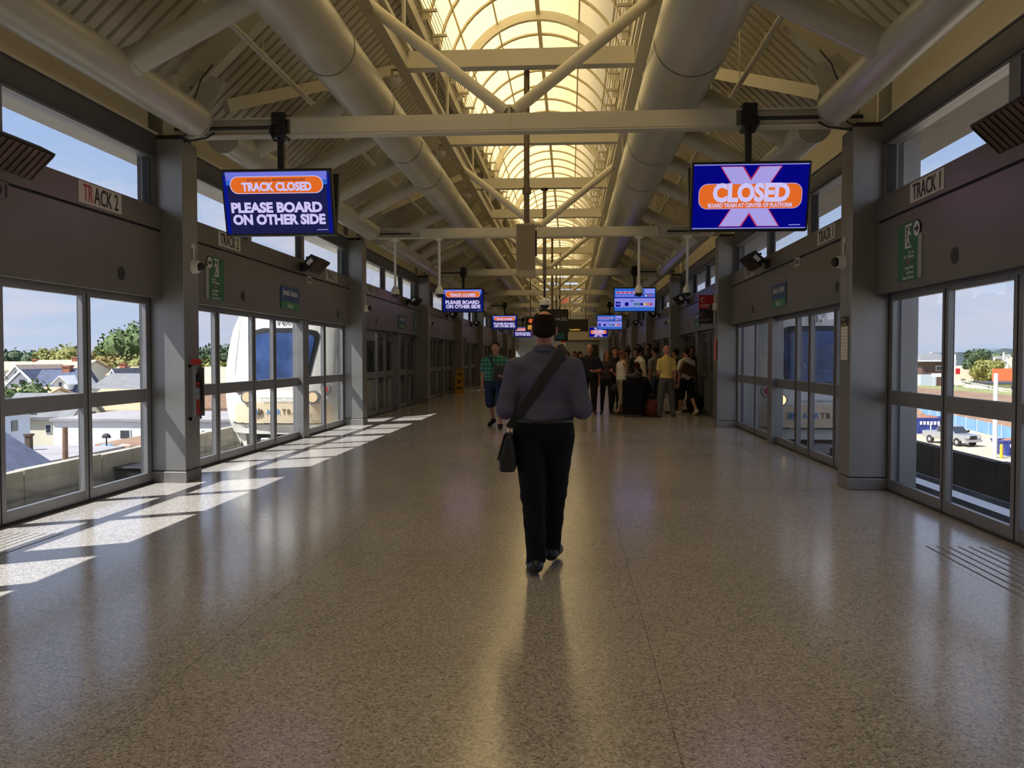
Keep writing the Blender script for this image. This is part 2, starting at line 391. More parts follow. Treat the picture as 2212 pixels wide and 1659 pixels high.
# ---- corrugated roof deck (one sheet each side)
CEIL = {}
for s in (-1, 1):
    mb = MB(); prof = []
    y = YA
    while y < YB:
        prof += [(y, 0), (y + .140, 0), (y + .146, .085), (y + .204, .085)]; y += .21
    xo, xi = s * 5.62, s * 1.72
    vs = []
    for (yy, dz) in prof:
        vs += [(xi, yy, deck_z(1.72) + dz), (s * 4.4, yy, ZR_E + dz), (xi, yy, deck_z(1.72) + .16), (s * 4.4, yy, ZR_E + .16)]
    fs = []
    for i in range(len(prof) - 1):
        a, b = 4 * i, 4 * (i + 1)
        fs += [(a, b, b + 1, a + 1), (a + 2, a + 3, b + 3, b + 2)]
    mb.add(vs, fs)
    CEIL[s] = struct('ceiling', mb, DECK, ('left' if s < 0 else 'right') + ' slope of the ribbed metal roof deck')
    ov = struct('trim_' + ('1' if s < 0 else '2'), MB().prism([(s * 4.36, 4.46), (s * 5.62, 4.30 if s < 0 else 4.26), (s * 5.62, 4.44), (s * 4.36, ZR_E + .14)], 1, YA, YB), mat('soffit_paint' + str(s), (.36, .34, .31), .7),
                'sloping roof overhang outside the ' + ('left' if s < 0 else 'right') + ' windows')
    for k in range(1, 6):
        obj('soffit_strip_light', MB().box(*sorted((s * 4.93, s * 5.0)), LINES[k] + 1.2, LINES[k] + 7.4, 4.335, 4.375), SIGNW, ov)

# ---- skylight: girders, ties, barrel vault
sky = thing('skylight', 'long barrel-vaulted translucent skylight glowing along the ridge', 'skylight', (0, 36, 6.0))
VR, VZ = 1.80, 7.22
for s in (-1, 1):
    x0, x1 = sorted((s * 1.60, s * 1.76))
    obj('curb_girder', MB().box(x0, x1, YA, YB, 5.60, 5.66).box(x0, x1, YA, YB, 5.93, 6.0).box(s * 1.68 - .02, s * 1.68 + .02, YA, YB, 5.66, 5.93), CREAM, sky)
    obj('curb_upstand', MB().box(*sorted((s * 1.74, s * 1.86)), YA, YB, 6.86, 7.24), CREAM, sky)
    for k in range(len(LINES) - 1):
        for q in (.25, .75): obj('girder_hanger', MB().box(*sorted((s * 1.66, s * 1.70)), LINES[k] + BAY * q - .05, LINES[k] + BAY * q + .05, 6.0, 7.0), CREAM, sky)
    obj('vault_sill', MB().box(*sorted((s * (VR - .10), s * (VR + .04))), YA, YB, VZ - .03, VZ + .03), CREAM, sky)
NS = 6
def vp(a, r=VR): return (-r * math.cos(a), VZ + r * math.sin(a))
ylist = []; k0 = 0
for k in range(len(LINES) - 1):
    for j in range(7): ylist.append((k, LINES[k] + BAY * j / 7, LINES[k] + BAY * (j + 1) / 7))
far = MB()
panel_meshes = {}
for k, y0, y1 in ylist:
    for i in range(NS):
        mb = far if not (2 <= k <= 6) else MB()
        a0, a1 = PI * i / NS, PI * (i + 1) / NS
        pts = [vp(a0 + (a1 - a0) * q / 3) for q in range(4)]
        pto = [vp(a0 + (a1 - a0) * q / 3, VR + .02) for q in range(4)]
        g = .01
        vs = [(p[0], yy, p[1]) for yy in (0 + g, BAY / 7 - g) for p in pts]
        vs = [(x, y + (y0 if mb is far else 0), z) for x, y, z in vs]
        fs = [(q, q + 1, 5 + q, 4 + q) for q in range(3)]
        mb.add(vs, fs)
        if mb is not far:
            if i not in panel_meshes:
                me = mb.mesh('vault_panel', True); me.materials.append(PANEL); panel_meshes[i] = me
            o = bpy.data.objects.new('vault_panel', panel_meshes[i]); o.location = (0, y0, 0); link(o, sky)
fo = obj('vault_panel_run', far, PANEL, sky); fo['kind'] = 'stuff'
def arch(y, w, r0, r1, n=24):
    mb = MB(); vs = []; fs = []
    for q in range(n + 1):
        a = PI * q / n
        for r in (r0, r1):
            p = vp(a, r); vs += [(p[0], y - w / 2, p[1]), (p[0], y + w / 2, p[1])]
    for q in range(n):
        b, c = 4 * q, 4 * (q + 1)
        fs += [(b, c, c + 1, b + 1), (b + 2, b + 3, c + 3, c + 2), (b, b + 2, c + 2, c), (b + 1, c + 1, c + 3, b + 3)]
    return mb.add(vs, fs)
rib = arch(0, .10, VR - .04, VR + .0).mesh('arch_rib'); rib.materials.append(MULL)
big = arch(0, .12, VR - .19, VR + .0).mesh('main_arch'); big.materials.append(CREAM)
for k, y0, y1 in ylist:
    o = bpy.data.objects.new('arch_rib', rib); o.location = (0, y0, 0); link(o, sky)
for k in range(len(LINES) - 1):
    o = bpy.data.objects.new('main_arch', big); o.location = (0, LINES[k], 0); link(o, sky)
for i in range(1, NS):
    p = vp(PI * i / NS, VR - .03); w = .09 if i == 3 else .035
    obj('vault_mullion', MB().box(p[0] - w / 2, p[0] + w / 2, YA, YB, p[1] - (.06 if i == 3 else .02), p[1] + .01), MULL, sky)
for k in range(len(LINES) - 1):
    for q in (.25, .75):
        y = LINES[k] + BAY * q
        obj('tie_beam', MB().box(-1.6, 1.6, y - .06, y + .06, 5.63, 5.87).box(-1.6, 1.6, y - .10, y + .10, 5.615, 5.64), CREAM, sky)
# cable brackets and wires along both curbs
for s in (-1, 1):
    ct = thing('cable_rack', 'bracketed bundle of thin cables along the ' + ('left' if s < 0 else 'right') + ' curb of the skylight', 'cables', (s * 1.6, 20, 7.1), 'cable racks of the skylight')
    for i in range(36):
        y = 10.6 + 1.08 * i
        obj('bracket', MB().box(*sorted((s * 1.705, s * 1.46)), y - .03, y + .03, 7.12, 7.16).box(*sorted((s * 1.705, s * 1.58)), y - .012, y + .012, 6.99, 7.12), CREAM, ct)
    for j in range(5):
        x = s * (1.47 + .05 * j)
        obj('cable', MB().path([(x, 10.3 + q * 1.08, 7.17 - (.02 if q % 2 else 0) + .012 * ((j * 7 + q) % 3)) for q in range(38)], .006, n=5), DARK if j % 2 else CREAM, ct)

# ---- roof trusses at the column lines
def truss(y, lab):
    t = thing('roof_truss', lab, 'roof truss', (0, y, 4.23), 'roof trusses over the column pairs')
    obj('bottom_chord', MB().box(-4.0, 4.0, y - .015, y + .015, 4.14, 4.33).box(-4.0, 4.0, y - .085, y + .085, 4.13, 4.148).box(-4.0, 4.0, y - .085, y + .085, 4.322, 4.34), CREAM, t)
    obj('chord_cover', MB().box(-2.6, 2.6, y - .09, y - .015, 4.15, 4.325), CREAM, t, bevel=.004)
    for s in (-1, 1): obj('conduit', MB().tube((s * 2.8, y - .1, 4.22), (s * 4.0, y - .1, 4.22), .022, n=8), DARK, t)
    obj('gusset_plate', MB().prism([(-.24, 4.33), (.24, 4.33), (.08, 4.46), (-.08, 4.46)], 1, y - .012, y + .012), CREAM, t)
    obj('stiffener', MB().box(-.012, .012, y - .10, y + .08, 4.14, 4.42), CREAM, t)
    for s in (-1, 1):
        obj('diagonal_brace', MB().tube((s * .05, y, 4.38), (s * 1.72, y, 5.70), .072, n=16), CREAM, t, smooth=True)
        a, b = Vector((s * 4.15, y, deck_z(4.15) - .2)), Vector((s * 1.72, y, deck_z(1.72) - .2))
        mb = MB().beam(a, b, .02, .36, up=(0, 0, 1))
        up = Vector((0, 1, 0)).cross((b - a).normalized()); up = up if up.z > 0 else -up
        for h in (-.18, .18): mb.beam(a + up * h, b + up * h, .17, .02)
        obj('rafter', mb, CREAM, t)
        obj('corner_gusset', MB().prism([(s * 4.0, 4.33), (s * 3.68, 4.33), (s * 3.42, 4.80), (s * 3.75, 4.96), (s * 4.0, 4.72)], 1, y - .02, y + .02), DUCT, t)
        obj('bolt', MB().tube((s * 3.72, y - .05, 4.52), (s * 3.72, y + .05, 4.52), .025, n=8).tube((s * 3.82, y - .05, 4.72), (s * 3.82, y + .05, 4.72), .025, n=8), STEEL, t)
for k, y in enumerate(LINES[1:-1]):
    truss(y, 'steel V-braced roof truss just overhead behind the viewer' if k == 0 else f'cream steel roof truss with V braces, {ords[k-1]} down the hall')
for s in (-1, 1):
    lc = thing('loose_cable', 'black cable looping up from the first ' + ('left' if s < 0 else 'right') + ' column to the roof', 'cable', (s * 3.9, 9.75, 4.1), 'loose cables at the column tops')
    obj('wire', MB().path([(s * 3.95, 9.82, 4.08), (s * 3.80, 9.78, 4.12), (s * 3.72, 9.80, 4.30), (s * 3.70, 9.78, 4.55), (s * 3.62, 9.8, 4.78), (s * 3.50, 9.84, 4.95)], .009, n=6), DARK, lc)
    obj('wire', MB().path([(s * 3.90, 9.85, 4.05), (s * 3.6, 9.86, 4.10), (s * 3.5, 9.87, 4.16)], .012, n=6), DARK, lc)
# deck braces and sprinkler pipes
for s in (-1, 1):
    side = 'left' if s < 0 else 'right'
    br = CEIL[s]
    for k in range(1, 8):
        y = LINES[k]
        obj('purlin', MB().beam((s * 3.95, y + 1.3, deck_z(3.95) - .07), (s * 1.9, y + 5.4, deck_z(1.9) - .07), .10, .17), CREAM, br)
    pp = thing('sprinkler_pipe', f'thin cream sprinkler pipe hung under the {side} roof slope', 'pipe', (s * 2.9, 20, 5.05))
    obj('pipe_run', MB().tube((s * 2.9, YA + .3, 5.05), (s * 2.9, 70, 5.05), .034, n=10), CREAM, pp, smooth=True)
    for i in range(24):
        y = 2.5 + i * 2.2
        obj('hanger', MB().tube((s * 2.9, y, 5.05), (s * 2.9, y, deck_z(2.9) + .02), .008, n=6), CREAM, pp)
        obj('coupling', MB().tube((s * 2.9, y + .7, 5.05), (s * 2.9, y + .78, 5.05), .047, n=10), CREAM, pp)
        obj('sprinkler_head', MB().tube((s * 2.9, y + .74, 5.08), (s * 2.9, y + .74, 5.18), .012, n=6).tube((s * 2.9, y + .74, 5.18), (s * 2.9, y + .74, 5.19), .03, n=8), CREAM, pp)

# ---- ventilation ducts
for s, r in ((-1, .32), (1, .42)):
    side = 'left' if s < 0 else 'right'
    zc = 5.02; xc = s * 2.05
    dt = thing('main_duct', ('slimmer' if s < 0 else 'thicker') + f' round spiral duct running the length of the {side} roof', 'duct', (xc, 30, zc))
    y = YA + .2; i = 0
    while y < 74:
        y1 = min(y + 2.165, 74)
        obj('duct_section', MB().tube((xc, y, zc), (xc, y1 - .004, zc), r, n=40, cap=False), DUCT, dt, smooth=True)
        obj('duct_seam', MB().tube((xc, y1 - .03, zc), (xc, y1 + .03, zc), r + .008, n=40, cap=False), DUCT, dt, smooth=True)
        y = y1; i += 1
    obj('duct_end', MB().tube((xc, 74, zc), (xc, 74.02, zc), r, n=32), DUCT, dt)
    for k in range(1, 8):
        yy = LINES[k] + 3.6
        obj('hanger_rod', MB().tube((xc, yy, zc + r), (xc, yy, deck_z(xc) + .03), .008, n=6), CREAM, dt)
        obj('hanger_rod', MB().tube((xc - s * (r - .02), yy + 2, zc), (xc - s * (r - .02), yy + 2, deck_z(xc - s * r) + .03), .008, n=6), CREAM, dt)
    for k in range(1, 6):
        for q in (.25, .75):
            y = LINES[k] + BAY * q
            dl = thing('dome_light', f'small white dome lamp above the {side} main duct, {"near" if q < .5 else "far"} one of the {["hidden","first","second","third","fourth"][k-1]} bay', 'lamp', (s * 1.85, y, 5.5), 'dome lamps beside the skylight')
            obj('globe', MB().sphere((s * 1.85, y, 5.47), (.13, .13, .09), 16, 6, PI / 2, PI).tube((s * 1.85, y, 5.47), (s * 1.85, y, 5.50), .135, n=16), WHITE, dl, smooth=True); obj('stem', MB().tube((s * 1.85, y, 5.5), (s * 1.85, y, 5.64), .02, n=8).tube((s * 1.85, y, 5.63), (s * 1.75, y, 5.63), .02, n=8), CREAM, dl)
    # eave ducts with branches, one per bay
    for k in range(0, 8):
        ya, yb = LINES[k] + .36, LINES[k + 1] - .42
        e = thing('eave_duct', f'fat capped eave duct with branches, {side} side, ' + ('behind the viewer' if k == 0 else f'{ords[k-1]} bay'), 'duct', (s * 3.6, (ya + yb) / 2, 4.23), 'eave ducts with branches')
        obj('duct_body', MB().tube((s * 3.6, ya, 4.235), (s * 3.6, yb, 4.235), .19, n=32), DUCT, e, smooth=True)
        obj('duct_rim', MB().tube((s * 3.6, ya, 4.235), (s * 3.6, ya + .03, 4.235), .196, n=32, cap=False), DUCT, e, smooth=True)
        obj('duct_rim', MB().tube((s * 3.6, yb - .03, 4.235), (s * 3.6, yb, 4.235), .196, n=32, cap=False), DUCT, e, smooth=True)
        for oo in (1.15, 2.95, 4.75, 6.55):
            dd = (Vector((s * 3.55, 0, 4.26)) - Vector((xc, 0, zc))).normalized() * (r - .05)
            obj('duct_branch', MB().tube((s * 3.55, LINES[k] + oo, 4.26), (xc + dd.x, LINES[k] + oo, zc + dd.z), .135, n=28), DUCT, e, smooth=True)
            obj('branch_collar', MB().tube((s * 3.46, LINES[k] + oo, 4.307), (s * 3.42, LINES[k] + oo, 4.328), .145, n=28), DUCT, e, smooth=True)

# ================================================================== OUTSIDE
ASPH = mat('flat_roof_felt', (.33, .31, .32), .95, vary=.15, vscale=.6)
SIDW = mat('white_siding', (.75, .75, .76), .8, vary=.03); SIDC = mat('cream_siding', (.76, .70, .55), .8, vary=.04); SIDB = mat('pale_blue_siding', (.55, .60, .70), .8)
RTAN = mat('tan_shingles', (.50, .38, .29), .95, vary=.15, vscale=1.5); RORG = mat('orange_shingles', (.50, .34, .21), .95, vary=.12, vscale=1.5)
RNAV = mat('slate_blue_shingles', (.085, .10, .16), .9, vary=.2, vscale=1.5); RGRY = mat('grey_shingles', (.20, .20, .21), .9, vary=.15, vscale=1.5)
BRK = mat('brick', (.32, .13, .08), .9, vary=.2, vscale=6); WOODP = mat('weathered_wood', (.22, .13, .08), .9, vary=.25, vscale=5)
PANED = mat('dark_window_glass', (.04, .045, .055), .15, spec=.7)
SAND = mat('sandy_yard', (.52, .43, .31), .95, vary=.22, vscale=.12, bump=.3, bscale=1.5); DIRT = mat('brown_dirt', (.25, .155, .10), .95, vary=.25, vscale=.3)
GRASS = mat('dry_grass', (.26, .27, .10), .95, vary=.3, vscale=.3); STREET = mat('street_ground', (.30, .29, .27), .95, vary=.25, vscale=.08)
def leafm(n, c): return mat(n, c, .75, vary=.35, vscale=1.3)
LG1 = leafm('leaf_green', (.085, .135, .035)); LG2 = leafm('leaf_olive', (.20, .20, .05)); LG3 = leafm('leaf_dark', (.05, .085, .035)); LG4 = leafm('leaf_gold', (.27, .21, .06))
# ---- guideways both sides
for s in (-1, 1):
    side = 'left' if s < 0 else 'right'
    X = lambda a, b: sorted((s * a, s * b))
    G2 = CONC2 if s < 0 else mat('shaded_concrete', (.085, .085, .088), .9, 0, vary=.2, vscale=.8)  # right trough lies in shade; that shade is put into a darker concrete
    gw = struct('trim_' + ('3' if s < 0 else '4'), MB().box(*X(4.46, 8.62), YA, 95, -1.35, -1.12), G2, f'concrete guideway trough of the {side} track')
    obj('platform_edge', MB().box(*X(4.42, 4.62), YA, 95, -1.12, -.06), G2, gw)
    for i in range(42):
        y = YA + 2.42 * i
        obj('parapet_panel', MB().box(*X(8.62, 8.82), y + .012, y + 2.408, -2.6, -.43 - .01 * (i * 5 % 3)), CONC if s < 0 else mat('shaded_parapet', (.10, .095, .085), .9, 0, vary=.25, vscale=1.0) if 'shaded_parapet' not in MATS else MATS['shaded_parapet'], gw, bevel=.012)  # right parapet has its shade painted in as a darker colour
    rl = mat('rail_steel_' + side, (.42, .43, .45), .28, .9, vary=.1)
    obj('reaction_rail', MB().box(*X(6.9, 7.2), YA, 95, -.80, -.75).box(*X(7.0, 7.1), YA, 95, -1.12, -.80), rl, gw)
    for a in (5.6, 8.1): obj('running_rail', MB().box(*X(a, a + .07), YA, 95, -1.12, -.97), rl, gw)
    for i in range(30): obj('rail_tie', MB().box(*X(5.3, 8.4), YA + 3.0 * i, YA + 3.0 * i + .25, -1.12, -1.08), CONC2, gw)
tag(obj('cable_box', MB().box(-8.58, -8.02, 16.7, 17.4, -1.12, -.78).box(-8.62, -7.98, 16.66, 17.44, -.78, -.74), BLACK, bevel=.02), 'black cable box standing in the left guideway against the concrete parapet', 'box')
# ---- ground
struct('ground_left', MB().box(-900, -8.9, -60, 1200, -8.6, -8.4), STREET, 'streets and yards of the town on the left', )
struct('ground_right', MB().box(8.9, 900, -60, 1200, -7.3, -7.0), SAND, 'sandy construction yard on the right')
bpy.data.objects['ground_left'].name = 'ground'; bpy.data.objects['ground_right'].name = 'ground.001'

def window(parent, x, y, z, w, h, m=PANED, axis='y', d=.06):
    f = obj('window', MB().box(x - w / 2, x + w / 2, y - d, y + .02, z - h / 2, z + h / 2) if axis == 'y' else MB().box(y - .02, y + d, x - w / 2, x + w / 2, z - h / 2, z + h / 2), SIDW, parent)
    g = .12 * min(w, h)
    obj('window_pane', MB().box(x - w / 2 + g, x + w / 2 - g, y - d - .02, y, z - h / 2 + g, z + h / 2 - g) if axis == 'y' else MB().box(y, y + d + .02, x - w / 2 + g, x + w / 2 - g, z - h / 2 + g, z + h / 2 - g), m, f)
def house(lab, x0, x1, y0, y1, ze, zr, wm, rm, ridge='x', zb=-8.4, wins=(), chim=None, over=.35, group=None, cat='house'):
    h = thing('house', lab, cat, ((x0 + x1) / 2, (y0 + y1) / 2, zb), group)
    if ridge == 'x':
        ym = (y0 + y1) / 2
        obj('wall', MB().prism([(y0, zb), (y1, zb), (y1, ze), (ym, zr - .1), (y0, ze)], 0, x0, x1), wm, h)
        k = (zr - ze) / (ym - y0)
        for sgn, ya_ in ((-1, y0), (1, y1)):
            p = (ym, zr); q = (ya_ + sgn * over, ze - k * over)
            obj('roof_slope', MB().prism([p, q, (q[0], q[1] + .22), (p[0], p[1] + .22)], 0, x0 - over, x1 + over), rm, h)
    else:
        xm = (x0 + x1) / 2
        obj('wall', MB().prism([(x0, zb), (x1, zb), (x1, ze), (xm, zr - .1), (x0, ze)], 1, y0, y1), wm, h)
        k = (zr - ze) / (xm - x0)
        for sgn, xa in ((-1, x0), (1, x1)):
            p = (xm, zr); q = (xa + sgn * over, ze - k * over)
            obj('roof_slope', MB().prism([p, q, (q[0], q[1] + .22), (p[0], p[1] + .22)], 1, y0 - over, y1 + over), rm, h)
            obj('barge_board', MB().prism([(p[0], p[1] + .24), (q[0], q[1] + .24), (q[0], q[1] - .1), (p[0], p[1] - .1)], 1, y0 - over - .06, y0 - over), SIDW, h)
    for (x, z, w, hh) in wins: window(h, x, y0, z, w, hh)
    if chim: obj('chimney', MB().box(chim[0] - .45, chim[0] + .45, chim[1] - .4, chim[1] + .4, ze - .5, chim[2]).box(chim[0] - .55, chim[0] + .55, chim[1] - .5, chim[1] + .5, chim[2] - .2, chim[2]), BRK, h)
    return h
ORD = ['first', 'second', 'third', 'fourth', 'fifth', 'sixth', 'seventh', 'eighth', 'ninth', 'tenth', 'eleventh', 'twelfth', 'thirteenth', 'fourteenth']
def tree(lab, x, y, zb, h, r, m, n=700, leaf=.55, group=None):
    n = int(n * 2.2); leaf *= .55
    t = thing('tree', lab, 'tree', (x, y, zb), group)
    obj('trunk', MB().tube((x, y, zb), (x + .1 * r, y, zb + h * .6), .05 * h * .5 + .12, .08, n=8), WOODP, t)
    vs = []; fs = []
    blobs = [(0, 0, h - r * .95, r)] + [(r * .75 * math.cos(a), r * .75 * math.sin(a), h - r * (1.0 + .45 * math.sin(3.1 * a + x)), r * (.62 + .12 * math.sin(5 * a))) for a in np.linspace(0, 2 * PI, 7)[:-1] + x] + [(0, 0, h - r * 1.9, r * .8)]
    for bx, by, bz, br in blobs:
        for i in range(n // len(blobs)):
            d = rng.normal(size=3); d /= np.linalg.norm(d); rr = br * (.55 + .5 * rng.random())
            c = np.array([x + bx, y + by, zb + bz]) + d * rr
            u = rng.normal(size=3); u /= np.linalg.norm(u); w = np.cross(u, d + .3 * rng.normal(size=3)); w /= (np.linalg.norm(w) + 1e-6)
            L = leaf * (.6 + .8 * rng.random()); b = len(vs)
            vs += [tuple(c - u * L), tuple(c + w * L * .6), tuple(c + u * L), tuple(c - w * L * .6)]; fs.append((b, b + 1, b + 2, b + 3))
    for bx, by, bz, br in blobs:
        mbc = MB().sphere((x + bx, y + by, zb + bz), br * .78, 10, 7); b = len(vs); vs += mbc.v; fs += [tuple(i + b for i in q) for q in mbc.f]
    me = bpy.data.meshes.new('crown'); me.from_pydata(vs, [], fs); me.materials.append(m)
    o = obj('crown', me, m, t); return t
# ---- left: town
def flat(lab, x0, x1, y0, y1, zt, wm, rm, zb=-8.4, wins=(), parap=.0):
    h = thing('flat_roofed_building', lab, 'building', ((x0 + x1) / 2, (y0 + y1) / 2, zb))
    obj('wall', MB().box(x0, x1, y0, y1, zb, zt), wm, h)
    obj('roof', MB().box(x0 - .2, x1 + .2, y0 - .2, y1 + .2, zt, zt + .18), rm, h)
    for (x, z, w, hh) in wins: window(h, x, y0, z, w, hh)
    return h
b = flat('low white building with a grey flat felt roof just beyond the parapet', -36.0, -24.9, 37.5, 46.5, -3.75, SIDW, ASPH, wins=[(-24.9 - 1.6, -4.6, .7, .8)])
obj('chimney_stack', MB().box(-29.0, -28.72, 44.2, 44.5, -3.6, -2.75).box(-29.05, -28.67, 44.15, 44.55, -2.8, -2.68), mat('sooty_brick', (.09, .06, .045), .9), b); obj('roof_vent', MB().tube((-30.6, 44.8, -3.6), (-30.6, 44.8, -2.9), .25, n=12).tube((-30.6, 44.8, -2.9), (-30.6, 44.8, -2.75), .34, n=12), STEEL, b)
obj('roof_hatch', MB().box(-31.0, -29.7, 40.0, 40.9, -3.6, -3.4), CONC2, b)
house('dark pitched-roof shed at the lower left behind the parapet', -29.5, -22.9, 33.0, 37.5, -3.9, -1.9, RNAV, RNAV, 'y')
tag(obj('utility_pole', MB().tube((-22.9, 38.0, -8.4), (-22.85, 38.0, -1.75), .17, .12, n=10), WOODP), 'short brown timber pole rising beside the grey flat roof', 'pole')
flat('long white single-storey building with a row of small windows', -37.4, -22.5, 60, 69.4, -3.2, SIDW, ASPH, wins=[(-31.9 + 2.05 * i, -4.15, .85, .75) for i in range(5)])
house('long cream building with an orange shingle roof behind the white one', -46.5, -30.0, 78, 88, -3.62, -1.9, SIDC, RORG, 'x', wins=[(-43.5, -4.25, .6, .55), (-41.6, -4.2, .75, .6), (-38.4, -4.2, .6, .5)])
hc_ = house('cream two-storey house with a shaded gable end beside the flat roof', -45.5, -39.7, 66, 70.5, -3.3, -1.7, SIDC, RGRY, 'x', wins=[(-41.6, -4.3, .5, .7), (-43.6, -4.6, .5, .7)])
for yw, zw, hw_ in ((67.0, -4.0, 1.2), (68.2, -3.5, .6), (69.3, -3.4, .6)): obj('gable_window', MB().box(-39.7, -39.64, yw - .25, yw + .25, zw - hw_ / 2, zw + hw_ / 2), PANED, hc_)
hb_ = house('pale blue house at the left edge behind the flat roof', -49.5, -41.5, 56, 63.5, -2.9, -1.5, SIDB, RGRY, 'x')
for yw in (58.2, 61.6): obj('gable_window', MB().box(-41.5, -41.44, yw - .35, yw + .35, -4.1, -3.3), PANED, hb_)
hb = house('slate-blue roofed house with a white dormer', -62.5, -57.0, 95, 101, -2.75, -.2, SIDW, RNAV, 'x', wins=[(-57.9, -3.2, .6, .7)], chim=(-59.6, 98, .55))
obj('dormer_wall', MB().prism([(-59.1, -2.3), (-57.4, -2.3), (-57.4, -1.5), (-58.25, -.8), (-59.1, -1.5)], 1, 94.4, 98), SIDW, hb)
obj('dormer_roof', MB().prism([(-58.25, -.75), (-59.35, -1.7), (-59.35, -1.58), (-58.25, -.6), (-57.15, -1.58), (-57.15, -1.7)], 1, 94.1, 98.4), SIDW, hb); window(hb, -58.25, 94.4, -1.65, .5, .6)
house('white-gabled house end left of the slate-blue roof', -67.8, -62.9, 98, 110, -2.4, -.15, SIDW, RNAV, 'y', wins=[(-65.3, -1.5, .9, .8)])
house('white gable beside the grey roof in the right-hand pane', -57.9, -55.5, 103, 110, -2.2, -.1, SIDW, RGRY, 'y', wins=[(-56.7, -1.5, .6, .7)])
house('long grey-roofed house with a white gable end', -53.0, -47.4, 92, 101, -2.1, -.6, SIDW, RGRY, 'x', wins=[(-48.3, -2.6, .5, .6)])
house('pair of tan shingle roofs at the far left', -108, -95.5, 150, 160, -.9, .5, SIDC, RTAN, 'x', chim=(-101, 155, 1.2))
house('tan-roofed house behind the slate-blue roof', -90.5, -80.8, 135, 146, -.9, .85, SIDC, RTAN, 'x', chim=(-84, 140, 1.6))
house('white gable-fronted house before the tan roofs', -82.6, -79.4, 120, 131, -1.5, .2, SIDW, RTAN, 'y', wins=[(-81, -.9, .7, .7)])
house('small orange-roofed house below the gold tree', -72.6, -69.6, 130, 137, -1.4, -.2, SIDC, RORG, 'x', chim=(-71.7, 133, .6))
house('brown-gabled house before the big green tree', -67.3, -64.0, 125, 135, -2.3, -.5, RTAN, RNAV, 'y', wins=[(-65.6, -1.7, .7, .7)])
house('brown-roofed house seen left of the train nose', -41.0, -36.0, 90, 99, -1.4, .2, SIDW, RTAN, 'x', wins=[(-38.6, -2.0, .6, .6)])
house('cream house with a brown roof low beside the train nose', -32.5, -27.2, 70, 78, -2.9, -1.7, SIDC, WOODP, 'x', wins=[(-29.6, -3.6, .6, .7)])
house('terracotta-roofed house at the foot of the gold tree', -58.6, -54.2, 84, 91, -2.9, -1.9, SIDC, RORG, 'x')
flat('low brown terrace roof littered with clutter behind the parapet', -28.2, -20.5, 47, 56, -4.0, WOODP, DIRT)
tag(obj('satellite_dish', MB().sphere((-26.3, 47.6, -3.2), (.28, .14, .28), 12, 5, 0, PI / 2).tube((-26.3, 47.6, -3.82), (-26.3, 47.6, -3.2), .04, n=6), DARK), 'dark satellite dish on the brown terrace roof', 'satellite dish')
for i, (c, l) in enumerate(((SIDW, 'white'), (mat('tarp_blue', (.15, .3, .55), .6), 'blue'), (RTAN, 'tan'))):
    tag(obj('tarpaulin', MB().sphere((-28.0 + i * 1.15, 48.6, -3.82), (.45, .35, .18), 10, 5, 0, PI / 2), c), f'{l} tarpaulin heap on the brown terrace roof', 'tarpaulin')
def treeline(labs, items):
    for lab, a in zip(labs, items): tree(lab, *a)
treeline(['bushy green tree at the lower left below the roofs', 'olive tree left of the door mullion', 'gold-tinged round tree in the right-hand pane', 'pale olive tree in front of the big green tree', 'big dark green tree towering over the roofs', 'second green crown beside the big tree', 'dark tree glimpsed left of the train nose', 'olive bush under the dark tree by the train nose'],
    [(-49.5, 71, -8.4, 8.0, 3.6, LG1, 1400, .5), (-102.4, 166.5, -8.4, 12.0, 4.9, LG2, 1100, .85), (-88.8, 156, -8.4, 11.0, 4.6, LG4, 1400, .75), (-78.4, 150, -8.4, 10.2, 3.4, LG2, 900, .75), (-89.0, 172, -8.4, 17.4, 6.2, LG1, 2200, .9), (-101.5, 187, -8.4, 13.8, 4.6, LG1, 1200, .95), (-70.0, 164, -8.4, 12.2, 3.6, LG3, 900, .8), (-63.6, 150, -8.4, 10.0, 3.3, LG2, 900, .8)])
for i in range(14):
    x = -196 + 8.5 * i + 2 * math.sin(i * 2.3)
    tree(f'dark tree on the left horizon, {ORD[i]} from the left', x, 252 + (i % 2) * 15, -8.4, 11.2 + 1.3 * math.sin(i * 1.9), 5.2, LG3 if i % 3 else LG1, 420, 1.3, 'dark trees along the left horizon')
# ---- right: yard
YEL = mat('yellow_paint', (.62, .42, .03), .5); BLUE = mat('dumpster_blue', (.035, .06, .28), .5, vary=.1); TARP = mat('blue_fence_fabric', (.17, .33, .55), .8, vary=.12, vscale=.8, bump=.3, bscale=3)
ORGB = mat('orange_barrier', (.65, .16, .06), .7)
wallp = thing('hoarding', 'long light-blue fabric construction fence crossing the yard', 'fence', (48.5, 110, -7))
for i in range(14):
    a = Vector((51.9, 135, 0)).lerp(Vector((44.6, 81, 0)), i / 14); b = Vector((51.9, 135, 0)).lerp(Vector((44.6, 81, 0)), (i + 1) / 14 - .004)
    obj('fence_panel', MB().beam((a.x, a.y, -6.33), (b.x, b.y, -6.33), .06, 1.3), TARP, wallp)
    obj('fence_post', MB().tube((a.x, a.y, -7), (a.x, a.y, -5.6), .05, n=6), SIDW, wallp)
struct('terrain', MB().prism([(49.5, -7), (60, -7), (60, -3.6), (52.3, -3.9)], 1, 70, 175), DIRT, 'brown dirt bank behind the blue fence')
struct('terrain', MB().prism([(58, -7), (100, -7), (100, -5.6), (60, -4.0)], 1, 95, 245), GRASS, 'dry grass slope behind the dirt bank')
def hull(poly, y0, y1, sh=0): return MB().prism(poly, 1, y0, y1)
